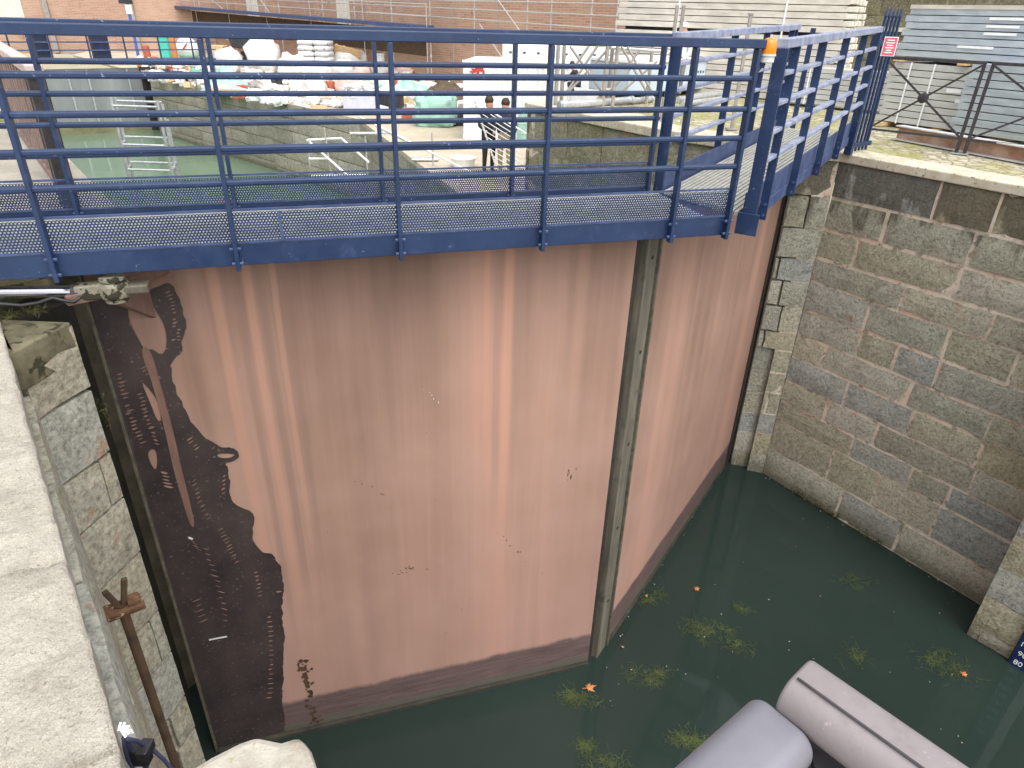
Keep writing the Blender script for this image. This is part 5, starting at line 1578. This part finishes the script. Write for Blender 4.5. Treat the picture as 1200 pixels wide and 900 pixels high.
# truss tower and pipes on the upper quay
tz0 = ZQ
tt = thing('truss_tower', 'galvanised lattice truss frame standing on the upper quay behind the blue railing', 'truss', on_z(700, 122, tz0))
Yt = 12.4
def tq(x, y, d=0): return on_y(x, y, Yt + d)
for x_, yb_, d in ((655, 121, 0), (662, 121, .3), (713, 126, 0), (719, 124, .3), (725, 126, .0), (766, 120, .6)):
    p_ = tq(x_, 44, d); m_ = MB(); m_.tube(V((p_.x, p_.y, tz0)), p_, .032, 8); m_.build('upright', M['tube_dull'], tt)
for xa, ya, xb, yb2 in ((668, 54, 708, 112), (716, 54, 664, 110), (700, 54, 664, 108), (728, 54, 760, 112), (770, 72, 728, 108), (742, 76, 715, 108), (750, 58, 736, 78), (690, 54, 672, 80), (735, 54, 765, 110)):
    m_ = MB(); m_.tube(tq(xa, ya, .1), tq(xb, yb2, .1), .02, 6); m_.build('brace', M['tube_dull'], tt)
for xa, ya, xb, yb2 in ((650, 112, 715, 105), (715, 56, 775, 60), (736, 74, 772, 75)):
    m_ = MB(); m_.tube(tq(xa, ya, .2), tq(xb, yb2, .2), .025, 6); m_.build('chord', M['tube'], tt)
pp = thing('post_pair', 'pair of dull steel posts standing on the quay left of the thick blue post', 'post', on_z(780, 142, ZQ))
for x_ in (777, 784):
    p_ = on_z(x_, 142, ZQ); m_ = MB(); m_.box(p_ + V((0, 0, .75)), (.045, .045, 1.5)); m_.build('post', M['tube_dull'], pp, bevel=.004)
p_ = on_z(780, 142, ZQ); m_ = MB(); m_.box(p_ + V((0, 0, .17)), (.17, .10, .30)); m_.build('clamp', M['tube_dull'], pp, bevel=.01)
p_ = on_z(857, 152, ZQ); m_ = MB(); m_.box(p_ + V((0, 0, .7)), (.04, .04, 1.4)); m_.box(p_ + V((0, 0, .01)), (.14, .14, .02)); m_.box(p_ + V((0, 0, 1.41)), (.06, .06, .02))
single('steel_post', m_, M['tube_dull'], 'single dull steel post standing behind the far blue railing', 'post', p_)
for i, (xa, ya, xb, yb2, r_, lb) in enumerate(((655, 123, 742, 117, .06, 'fat pale pipe lying on the upper quay behind the railing'), (740, 118, 765, 116, .05, 'short pale pipe lying end to end with the fat pipe'), (795, 117, 850, 110, .05, 'pale pipe lying under the blue white box'), (800, 122, 845, 116, .045, 'thin pale pipe in front of the pipe pile'), (810, 113, 862, 106, .045, 'pale pipe at the back of the pipe pile'))):
    a, b_ = on_z(xa, ya, ZQ + r_), on_z(xb, yb2, ZQ + r_); m_ = MB(); m_.tube(a, b_, r_, 12); d_ = (b_ - a).normalized(); m_.tube(a + d_ * .02, a + d_ * .08, r_ * 1.15, 12); m_.tube(b_ - d_ * .08, b_ - d_ * .02, r_ * 1.15, 12)
    single('pipe', m_, M['galv'], lb, 'pipe', (a + b_) / 2 - V((0, 0, r_)), 'pipes on the upper quay', smooth=False)
# pale blue box (site bin) behind the truss
b0, b1 = on_z(735, 117, ZQ), on_z(852, 108, ZQ)
bd4 = (b1 - b0).normalized(); bn4 = V((-bd4.y, bd4.x, 0)); bl4 = (b1 - b0).length
bh = on_wall(745, 74, b0, b1).z - ZQ
f = thing('tool_chest', 'large pale blue metal chest behind the truss frame', 'chest', b0)
m_ = MB(); m_.box(b0 + bd4 * bl4 / 2 + bn4 * .5 + V((0, 0, bh / 2 + .05)), (bl4, 1.0, bh - .1), (bd4, bn4, Zv)); m_.build('body', M['pale_blue'], f, bevel=.02)
m_ = MB(); m_.box(b0 + bd4 * bl4 / 2 + bn4 * .5 + V((0, 0, bh + .03)), (bl4 + .08, 1.08, .06), (bd4, bn4, Zv)); m_.build('lid', M['white'], f, bevel=.01)
m_ = MB()
for k in (.15, .85): m_.box(b0 + bd4 * bl4 * k + bn4 * .5 + V((0, 0, .05)), (.1, .9, .1), (bd4, bn4, Zv))
m_.each('skid', M['dark'], f)
m_ = MB()
for k in range(5): m_.box(on_wall(818 + k * 3, 84, b0, b1) - bn4 * .004, (.035, .004, .05 if k % 2 else .035), (bd4, bn4, Zv))
m_.each('lettering', M['dark'], f)
# leaning wire panel in front of the two people
wp_ = thing('wire_panel', 'pale wire mesh panel leaning in front of the two standing people', 'mesh panel', T(590, 205))
for i in range(11):
    m_ = MB(); a = on_y(556 + i * 2.5, 122 + i * 7.5, 15.4); b_ = on_y(600 + i * 2.2, 150 + i * 7.0, 14.6)
    m_.tube(a, b_, .010, 5); m_.build('wire', M['white_tube'], wp_)
m_ = MB(); m_.tube(on_y(556, 118, 15.4), on_y(583, 200, 15.4), .02, 6); m_.tube(on_y(556, 118, 15.4), on_y(622, 160, 14.6), .02, 6); m_.tube(on_y(622, 160, 14.6), on_y(624, 226, 14.6), .02, 6); m_.each('frame', M['white_tube'], wp_)
# low white tub
p = T(543, 196); m_ = MB(); m_.lathe(p, [(.20, 0), (.24, .02), (.29, .20), (.31, .21), (.31, .23), (.27, .23), (.22, .07), (.02, .06)], 18); single('mixing_tub', m_, M['white'], 'white mixing tub on the ground left of the standing people', 'tub', p)
p = T(497, 190); m_ = MB()
for k in range(3): m_.tube(p + V((-.3, .08 * k, .05)), p + V((.32, .1 + .08 * k, .05)), .04, 8)
single('tube_bundle', m_, M['galv'], 'short bundle of steel tubes lying on the terrace by the handrail', 'tubes', p)
p = T(390, 121, ZT); m_ = MB(); m_.tube(p + V((-1.2, -.1, .09)), p + V((.3, .0, .09)), .09, 12); m_.tube(p + V((-1.25, -.1, .09)), p + V((-1.15, -.1, .09)), .11, 12)
single('pipe', m_, M['galv'], 'steel pipe lying on the edge of the basin wall below the white bags', 'pipe', p)
# red petrol can behind the far kick plate
p = on_z(265, 247, 3.4); f = thing('red_box', 'red plastic box seen through the perforated plate of the footbridge', 'box', p - V((0, 0, .12)))
m_ = MB(); m_.box(p, (.34, .22, .20)); m_.build('box', M['red'], f, bevel=.03)
m_ = MB(); m_.box(p + V((0, 0, .12)), (.16, .04, .03)); m_.each('handle', M['red'], f, bevel=.01)
sp_ = MB(); sp_.box(p - V((0, 0, .17)), (1.6, .9, .08)); 
for k in (-.7, .7): sp_.box(V((p.x + k, p.y, (p.z - .21) / 2)), (.07, .07, p.z - .21))
single('raft_platform', sp_, M['tube_dull'], 'low working platform over the basin water carrying the red box', 'platform', V((p.x, p.y, 0)))

# ------------------------------------------------------------------ people
def person(label, p, yaw, scale, mats, pose='stand', hat=None):
    """one continuous skinned body; mats = (skin, top, trousers, shoes)"""
    J = {}
    def j(n_, x, y, z, r): J[n_] = (V((x, y, z)), r)
    hipz = .93
    if pose == 'stand':
        j('pel', 0, 0, .95, .135); j('wst', 0, .0, 1.10, .125); j('che', 0, .01, 1.30, .155); j('nck', 0, .015, 1.47, .065); j('hd0', 0, .03, 1.57, .085); j('hd1', 0, .035, 1.66, .098); j('hd2', 0, .03, 1.73, .07)
        for s, k in ((-1, 'L'), (1, 'R')):
            j('hip' + k, s * .10, 0, .90, .105); j('kne' + k, s * .11, .03, .50, .070); j('ank' + k, s * .11, -.01, .09, .048); j('toe' + k, s * .13, .15, .04, .042)
            j('sho' + k, s * .19, 0, 1.42, .075); j('elb' + k, s * .26, -.02 + (.05 if k == 'R' else 0), 1.14, .055); j('wri' + k, s * .22, .14 + (.08 if k == 'R' else 0), .95 + (.12 if k == 'R' else 0), .038); j('han' + k, s * .20, .20 + (.08 if k == 'R' else 0), .88 + (.13 if k == 'R' else 0), .040)
    else:                                            # crouching, leaning forward
        j('pel', 0, -.05, .42, .145); j('wst', 0, .05, .55, .135); j('che', 0, .16, .74, .160); j('nck', 0, .24, .90, .065); j('hd0', 0, .29, .98, .085); j('hd1', 0, .32, 1.06, .098); j('hd2', 0, .31, 1.13, .07)
        for s, k in ((-1, 'L'), (1, 'R')):
            j('hip' + k, s * .11, -.02, .40, .11); j('kne' + k, s * .17, .38, .44, .075); j('ank' + k, s * .15, .22, .09, .048); j('toe' + k, s * .16, .37, .04, .042)
            j('sho' + k, s * .19, .19, .84, .075); j('elb' + k, s * .26, .33, .62, .055); j('wri' + k, s * .18, .52, .50, .038); j('han' + k, s * .16, .58, .47, .040)
    names = list(J); idx = {n_: i for i, n_ in enumerate(names)}
    ed = [('pel', 'wst'), ('wst', 'che'), ('che', 'nck'), ('nck', 'hd0'), ('hd0', 'hd1'), ('hd1', 'hd2')]
    for k in 'LR':
        ed += [('pel', 'hip' + k), ('hip' + k, 'kne' + k), ('kne' + k, 'ank' + k), ('ank' + k, 'toe' + k), ('che', 'sho' + k), ('sho' + k, 'elb' + k), ('elb' + k, 'wri' + k), ('wri' + k, 'han' + k)]
    me = bpy.data.meshes.new('skeleton')
    me.from_pydata([J[n_][0] * scale for n_ in names], [(idx[a], idx[b_]) for a, b_ in ed], [])
    o = bpy.data.objects.new('skeleton', me); COL.objects.link(o)
    sk = o.modifiers.new('skin', 'SKIN'); sk.use_smooth_shade = True
    for i, n_ in enumerate(names):
        r_ = J[n_][1] * scale
        d_ = me.skin_vertices[0].data[i]
        wide = 1.25 if n_ in ('pel', 'wst', 'che') else 1
        d_.radius = (r_ * wide, r_)
        d_.use_root = (n_ == 'pel')
    ss = o.modifiers.new('sub', 'SUBSURF'); ss.levels = 2; ss.render_levels = 2
    dg = bpy.context.evaluated_depsgraph_get()
    bm_ = bpy.data.meshes.new_from_object(o.evaluated_get(dg)); bpy.data.objects.remove(o)
    bm_.name = 'body'
    bm_.materials.clear()
    for m_ in mats: bm_.materials.append(m_)
    pts = [(J[n_][0] * scale, n_) for n_ in names]
    for pl in bm_.polygons:
        c_ = pl.center; n_ = min(pts, key=lambda q_: (q_[0] - c_).length)[1]
        g_ = n_[:3]
        pl.material_index = 0 if g_ in ('hd0', 'hd1', 'hd2', 'han') or (g_ == 'nck' and c_.z > J['nck'][0].z * scale) else (1 if g_ in ('che', 'wst', 'sho', 'elb', 'wri', 'nck') else (3 if g_ == 'toe' else 2))
        pl.use_smooth = True
    root = thing('person', label, 'person', p, yaw)
    b_ = bpy.data.objects.new('body', bm_); COL.objects.link(b_); b_.parent = root
    Rm = ROOT[root.name]
    def wp(v): return Rm @ (v * scale)
    hc = J['hd1'][0]
    m_ = MB(); m_.blob(wp(hc + V((0, .095, -.055))), (.013 * scale, .02 * scale, .018 * scale), 1, 0, 2)
    m_.build('nose', mats[0], b_, smooth=True)
    m_ = MB()
    for s in (-1, 1): m_.blob(wp(hc + V((s * .035, .088, -.012))), (.010 * scale, .008 * scale, .007 * scale), 1, 0, 1)
    m_.build('eye', M['dark'], b_, smooth=True)
    if hat:
        m_ = MB(); base = wp(hc + V((0, 0, .012)))
        m_.lathe(base, [(.125 * scale, 0), (.128 * scale, .012), (.112 * scale, .014), (.108 * scale, .05 * scale), (.085 * scale, .095 * scale), (.04 * scale, .12 * scale), (.005, .125 * scale)], 20)
        m_.build('helmet', hat, b_, smooth=True)
    else:
        m_ = MB(); m_.blob(wp(hc + V((0, -.016, -.045))), (.104 * scale, .108 * scale, .115 * scale), 4, .06, 3)
        m_.build('hair', M['hair'], b_, smooth=True)
    return root
pA = T(572, 203); pB = T(591, 206)
sA = (on_y(572, 112, pA.y).z - ZT) / 1.80
person('person in black jacket standing with back turned beside the white container', pA, -2.6, sA, (M['skin'], M['cloth_black'], M['cloth_black'], M['dark']))
person('person in dark jacket and khaki trousers facing the footbridge', pB, 2.9, sA * .99, (M['skin'], M['cloth_navy'], M['cloth_khaki'], M['dark']))
pC = on_z(677, 112, ZQ)
person('person in dark clothes crouching behind the lattice truss frame', pC, 1.2, (on_y(677, 72, pC.y).z - ZQ) / 1.2, (M['skin'], M['cloth_black'], M['cloth_navy'], M['dark']), 'crouch')
pD = on_z(792, 112, ZQ + 0.0); sD = (on_y(792, 25, pD.y).z - ZQ) / 1.80
person('person wearing a white helmet behind the bend of the blue railings', pD, 2.4, sD, (M['skin'], M['cloth_white'], M['cloth_grey'], M['dark']), 'stand', M['white'])

# ------------------------------------------------------------------ near things
# rusty iron rod with forked bracket standing in the chamber along the left wall
RP = on_z(143, 712, h(-2.35))
f = thing('iron_rod', 'rusty iron rod with a forked bracket standing along the left lock wall', 'iron rod', V((RP.x, RP.y, 0)))
m_ = MB(); m_.tube(V((RP.x, RP.y, -.5)), V((RP.x, RP.y, RP.z + .02)), .021, 10); m_.build('rod', M['rust_dark'], f, smooth=False)
rx = V((.80, .60, 0)); ry = V((-.60, .80, 0))
m_ = MB()
m_.box(RP + V((0, 0, .0)), (.16, .085, .022), (rx, ry, Zv)); m_.box(RP + V((0, 0, -.024)) + rx * .012, (.15, .05, .024), (rx, ry, Zv)); m_.box(RP + rx * .05 + V((0, 0, .022)), (.05, .06, .022), (rx, ry, Zv))
m_.build('bracket', M['rust'], f, bevel=.004)
for s in (-1, 1):
    m_ = MB(); m_.bar(RP + V((0, 0, .012)) + rx * s * .010, RP + V((0, 0, .15 if s > 0 else .12)) + rx * s * .042, .020, .024); m_.build('prong', M['rust_dark'], f, bevel=.003)

# cable with white ties at the coping edge
ca = on_z(152, 862, ZL - .06)
f = thing('cable', 'dark blue cables tied with white plastic at the edge of the left quay', 'cable', ca)
def cpx(lst): return [on_z(x, y, ZL - .05 - k * .05) for k, (x, y) in enumerate(lst)]
for pts in ([(147, 862), (150, 872), (158, 884), (168, 896), (182, 912), (200, 940)], [(148, 866), (160, 868), (176, 876), (192, 890), (205, 906), (218, 940)], [(145, 864), (146, 876), (150, 890), (158, 905), (166, 940)]):
    m_ = MB(); q_ = cpx(pts)
    m_.path(q_, .0052, 8); m_.build('strand', M['hose'], f, smooth=True)
m_ = MB()
r_ = random.Random(3)
for i in range(6):
    c_ = on_z(147 + r_.uniform(-3, 4), 859 + r_.uniform(-4, 5), ZL - .03)
    m_.path([c_ + V((r_.uniform(-.012, .012), r_.uniform(-.012, .012), .012)), c_ + V((.008, .004, -.004)), c_ + V((r_.uniform(-.012, .016), -.008, .01)), c_ + V((-.006, .008, .016))], .003, 6)
m_.each('plastic_tie', M['white_plastic'], f)
m_ = MB(); c_ = on_z(163, 884, ZL - .16); m_.box(c_, (.05, .03, .06)); m_.box(c_ + V((.02, 0, .02)), (.03, .045, .03)); m_.build('connector', M['black_rubber'], f, bevel=.004)

# pale stone block in front
q_ = [on_z(x, y, ZL + .04) for x, y in ((216, 903), (248, 884), (280, 868), (300, 861), (330, 867), (352, 860), (364, 876), (374, 905))]
far_ = [V((.05, .55, ZL + .04)), V((-.45, .40, ZL + .04))]
m_ = MB(); m_.prism(q_ + far_, (0, 0, -.34))
single('stone_block', m_, M['pale_block'], 'pale rough stone block jutting out over the water in front of the gate', 'stone block', (q_[2] + far_[0]) / 2 - V((0, 0, .38)), bevel=.018)

# near handrails of the viewer's own footbridge, lower right
def flat_rail(label, pts, wd, th, mat, group):
    a = V(pts[0])
    f = thing('handrail', label, 'handrail', a, 0, group)
    for i in range(len(pts) - 1):
        m_ = MB(); p0_, p1_ = V(pts[i]), V(pts[i + 1])
        x = (p1_ - p0_); L = x.length; x.normalize(); y = Zv.cross(x).normalized(); z = x.cross(y)
        prof = []
        n_ = 16
        for k in range(n_ + 1):
            aa = -math.pi / 2 + math.pi * k / n_
            prof.append((wd / 2 - th * .42 + math.cos(aa) * th * .42, math.sin(aa) * th / 2))
        for k in range(n_ + 1):
            aa = math.pi / 2 + math.pi * k / n_
            prof.append((-wd / 2 + th * .42 + math.cos(aa) * th * .42, math.sin(aa) * th / 2))
        vs0 = [p0_ + y * u_ + z * v_ for u_, v_ in prof]
        m_.prism(vs0, x * L)
        ob_ = m_.build('rail_tube', mat, f, bevel=.003)
        ob_.data.polygons.foreach_set('use_smooth', [True] * len(ob_.data.polygons)); ob_.modifiers['bevel'].harden_normals = True; ob_.modifiers['bevel'].angle_limit = .9
    return f
zr = EYE - .40
ra = on_z(929, 803, zr); rb = on_z(1040, 884, zr); rdir = (rb - ra).normalized()
f = flat_rail('mauve flat handrail with rounded end running out at the lower right corner', [ra, ra + rdir * 2.4], .046, .034, M['mauve'], 'near handrails at the bottom of the photo')
m_ = MB(); m_.box(ra + rdir * 1.2 + V((0, 0, -.56)), (.04, .04, 1.08)); m_.build('post', M['mauve'], f)
m_ = MB(); m_.path([ra + rdir * .002 * i + V((0, 0, .0185)) + Zv.cross(rdir) * -.009 for i in (2, 60, 120, 180)], .0009, 6); m_.build('weld_line', M['steel_dark'], f)
la_ = on_z(914, 857, zr - .02); lb_ = on_z(852, 917, zr - .02); ldir = (lb_ - la_).normalized()
f = flat_rail('bluish mauve flat handrail with blunt end, meeting the longer one at the lower edge', [la_, la_ + ldir * 1.6], .050, .034, M['mauve_blue'], 'near handrails at the bottom of the photo')
m_ = MB(); m_.box(la_ + ldir * .9 + V((0, 0, -.55)), (.04, .04, 1.06)); m_.build('post', M['mauve_blue'], f)
m_ = MB(); m_.tube((ra + la_) / 2 + rdir * .035 + V((0, 0, -.02)), (ra + la_) / 2 + rdir * .035 + V((0, 0, -.16)), .010, 10); m_.box((ra + la_) / 2 + rdir * .03 + V((0, 0, -.03)), (.05, .04, .012)); m_.build('hinge_pin', M['steel_dark'], f)

# water weeds and leaves
def weed(label, x, y, wp, seed, n_=120):
    r_ = random.Random(seed); p = on_z(x, y, 0.0); rad = wid(wp, p) / 2
    m_ = MB()
    cl = [(r_.uniform(-.8, .8) * rad, r_.uniform(-.45, .45) * rad, r_.uniform(.12, .4) * rad) for _ in range(6)]
    for i in range(n_):
        cx_, cy_, cr_ = cl[int(r_.random() ** 1.6 * len(cl))]
        c_ = p + V((cx_ + r_.gauss(0, cr_), cy_ + r_.gauss(0, cr_ * .7), r_.uniform(.001, .008)))
        a2 = r_.uniform(0, 6.28); wv_ = r_.uniform(.0012, .0032)
        for k in range(r_.randint(2, 4)):
            ln = r_.uniform(.015, .04); d_ = V((math.cos(a2), math.sin(a2), 0)); s_ = V((-d_.y, d_.x, 0)) * wv_
            e_ = c_ + d_ * ln + V((0, 0, r_.uniform(-.001, .003)))
            m_.add([c_ - s_, c_ + s_, e_ + s_ * .9, e_ - s_ * .9], [(0, 1, 2, 3)])
            c_ = e_; a2 += r_.gauss(0, .8)
    return single('water_weed', m_, M['weed'], label, 'water weed', p)
weed('long dark green water weed patch in the middle of the dark water', 845, 745, 70, 1, 260)
weed('yellowish water weed strand just right of the mitre post foot', 757, 795, 46, 2, 160)
weed('water weed clump under the orange maple leaf near the left leaf', 682, 820, 44, 3, 170)
weed('small water weed clump against the foot of the right leaf', 764, 700, 30, 4, 90)
weed('thin water weed patch below the stone wall on the right', 1000, 683, 40, 5, 60)
weed('small water weed patch above the end of the near handrail', 1000, 768, 34, 6, 60)
weed('large water weed patch beside the foot of the pilaster', 1120, 775, 80, 7, 170)
weed('water weed patch at the bottom edge left of the handrails', 700, 884, 60, 8, 160)
weed('water weed clump directly left of the blunt handrail end', 800, 862, 50, 9, 190)
weed('tiny water weed wisp above the long dark patch', 868, 712, 18, 10, 45)
def leaf(label, x, y, s_, ang):
    p = on_z(x, y, .018); m_ = MB(); pts = []
    for i, (th, rr) in enumerate(((0, 1.0), (.22, .62), (.40, .70), (.62, .40), (.95, .95), (1.15, .60), (1.35, .66), (1.65, .38), (2.0, .70), (2.35, .34), (2.9, .30), (3.05, .85), (3.2, .86), (3.4, .28), (3.9, .36), (4.25, .74), (4.6, .36), (4.9, .62), (5.1, .55), (5.35, .92), (5.65, .42), (5.9, .72), (6.08, .58))):
        a = ang + th; rr *= s_ * (1 + .12 * math.sin(i * 7.3 + ang * 5))
        pts.append(p + V((math.cos(a) * rr, math.sin(a) * rr * .9, .010 * math.sin(a * 2 + ang) * rr / s_)))
    m_.prism(pts, (0, 0, .003)); single('dead_leaf', m_, M['leaf'], label, 'leaf', p)
leaf('large orange maple leaf floating below the left leaf of the gate', 690, 806, .075, .3)
leaf('orange maple leaf floating alone in the middle of the dark water', 816, 690, .05, 1.0)
leaf('tiny orange leaf on weed by the foot of the right leaf', 757, 698, .025, .4)
leaf('tiny orange leaf right of the mitre post foot', 730, 758, .025, 2.0)
leaf('pale yellow leaf on the weed beside the pilaster', 1129, 790, .05, .8)
r_ = random.Random(77); m_ = MB()
for i in range(170):
    k = r_.random()
    if k < .55: p = on_z(r_.uniform(620, 1130), r_.uniform(600, 890), .012)
    elif k < .8: p = R0.lerp(R1, r_.random()) - RN * r_.uniform(.02, .10) + V((0, 0, .012))
    else: p = K1 + RD * r_.uniform(0, 3.4) + RO * r_.uniform(.01, .07) + V((0, 0, .012))
    rr = r_.uniform(.003, .011); a0 = r_.uniform(0, 6)
    m_.prism([p + V((math.cos(a0 + j * 1.3) * rr * r_.uniform(.5, 1.2), math.sin(a0 + j * 1.3) * rr * r_.uniform(.5, 1.2), 0)) for j in range(5)], (0, 0, .003), mi=0 if r_.random() < .45 else 1)
struct(m_.build('floating_specks', [M['pale_block'], M['weed']]), 'stuff')
r_ = random.Random(78); m_ = MB()
for i in range(420):
    x_ = r_.uniform(165, 545); lo = 72 + (x_ - 165) * .062; hi = min(92 + (x_ - 165) * .20, 128)
    y_ = r_.uniform(lo, hi)
    p = T(x_, y_); sz = r_.uniform(.12, .42)
    a = r_.uniform(0, 3.14); ax_ = V((math.cos(a), math.sin(a), r_.uniform(-.3, .3))).normalized(); ay_ = Zv.cross(ax_).normalized(); az_ = ax_.cross(ay_)
    mi_ = r_.choice((0, 0, 0, 0, 1, 1, 1, 2, 2, 6, 6, 5, 0, 1, 4, 0, 1, 2, 3))
    if r_.random() < .5: m_.box(p + V((0, 0, sz * .3)), (sz * r_.uniform(1, 3.5), sz * r_.uniform(.3, .9), sz * r_.uniform(.15, .8)), (ax_, ay_, az_), mi_)
    else: m_.blob(p, (sz * r_.uniform(.5, 1.1), sz * .7, sz * r_.uniform(.3, .7)), i, .4, 2, .2, 2, mi_)
struct(m_.build('site_debris', [M['white_bag'], M['cement'], M['ply'], M['dull_red'], M['dark'], M['teal'], M['tube_dull']]), 'stuff')
# moss tufts
def moss(label, P, dirx, out, ln, hh, seed, n_=150):
    r_ = random.Random(seed); m_ = MB(); P = V(P); dirx = V(dirx); out = V(out)
    for i in range(n_):
        c_ = P + dirx * r_.uniform(-.5, .5) * ln + V((0, 0, r_.gauss(0, .3) * hh)) + out * r_.uniform(0, .02)
        d_ = (out * r_.uniform(.3, 1) + dirx * r_.uniform(-1, 1) + V((0, 0, r_.uniform(-1, .6)))).normalized() * r_.uniform(.02, .06); s_ = V((r_.uniform(-1, 1), r_.uniform(-1, 1), r_.uniform(-1, 1))) * .006
        m_.add([c_ - s_, c_ + s_, c_ + d_], [(0, 1, 2)])
    return single('moss_tuft', m_, M['moss'], label, 'moss', P)
moss('brown moss growing along the waterline of the right stone wall', on_wall(955, 590, K1, K1 + RD) , RD, RO, .75, .16, 1, 420)
moss('brown moss tuft at the waterline nearer the pilaster', on_wall(1015, 628, K1, K1 + RD), RD, RO, .5, .14, 2, 280)
moss('dark moss hanging in the gap beside the black coated gate edge', V((-2.62, 3.62, h(-2.25))), (1, .2, 0), (.3, -.9, 0), .2, .16, 3, 200)
moss('dark moss under the hydraulic ram on the left quay edge', on_z(25, 368, ZL), (.6, .5, 0), (0, -.3, .6), .28, .02, 4, 160)

# ------------------------------------------------------------------ camera, light, colour management
cam = bpy.data.cameras.new('camera'); co = bpy.data.objects.new('camera', cam); COL.objects.link(co)
cam.sensor_fit = 'HORIZONTAL'; cam.sensor_width = 36; cam.lens = 36 * FPX / 1200
Rm = Matrix((CX, -CY, -_f)).transposed().to_4x4(); Rm.translation = CAM
co.matrix_world = Rm
cam.clip_start = .02; cam.clip_end = 500
scene.camera = co

wd = bpy.data.worlds.new('World'); scene.world = wd; wd.use_nodes = True
nt = wd.node_tree; bg = nt.nodes['Background']
sky = nt.nodes.new('ShaderNodeTexSky'); sky.sky_type = 'NISHITA'; sky.sun_disc = False
SE, SR = math.radians(60), math.radians(150)
sky.sun_elevation = SE; sky.sun_rotation = SR; sky.dust_density = 4; sky.air_density = 1.0; sky.altitude = 100
hs = nt.nodes.new('ShaderNodeHueSaturation'); hs.inputs['Saturation'].default_value = .22
nt.links.new(sky.outputs[0], hs.inputs['Color']); nt.links.new(hs.outputs[0], bg.inputs[0]); bg.inputs[1].default_value = .15
sl = bpy.data.lights.new('sun', 'SUN'); sl.energy = 1.0; sl.angle = math.radians(115); sl.color = (1, .985, .965)
so = bpy.data.objects.new('sun', sl); COL.objects.link(so)
dirv = V((math.sin(SR) * math.cos(SE), math.cos(SR) * math.cos(SE), math.sin(SE)))
so.rotation_euler = dirv.to_track_quat('Z', 'Y').to_euler(); so.location = dirv * 40

scene.view_settings.view_transform = 'Standard'; scene.view_settings.look = 'None'
scene.view_settings.exposure = 1.05; scene.view_settings.gamma = 1
scene.view_settings.use_curve_mapping = False
scene.cycles.max_bounces = 8
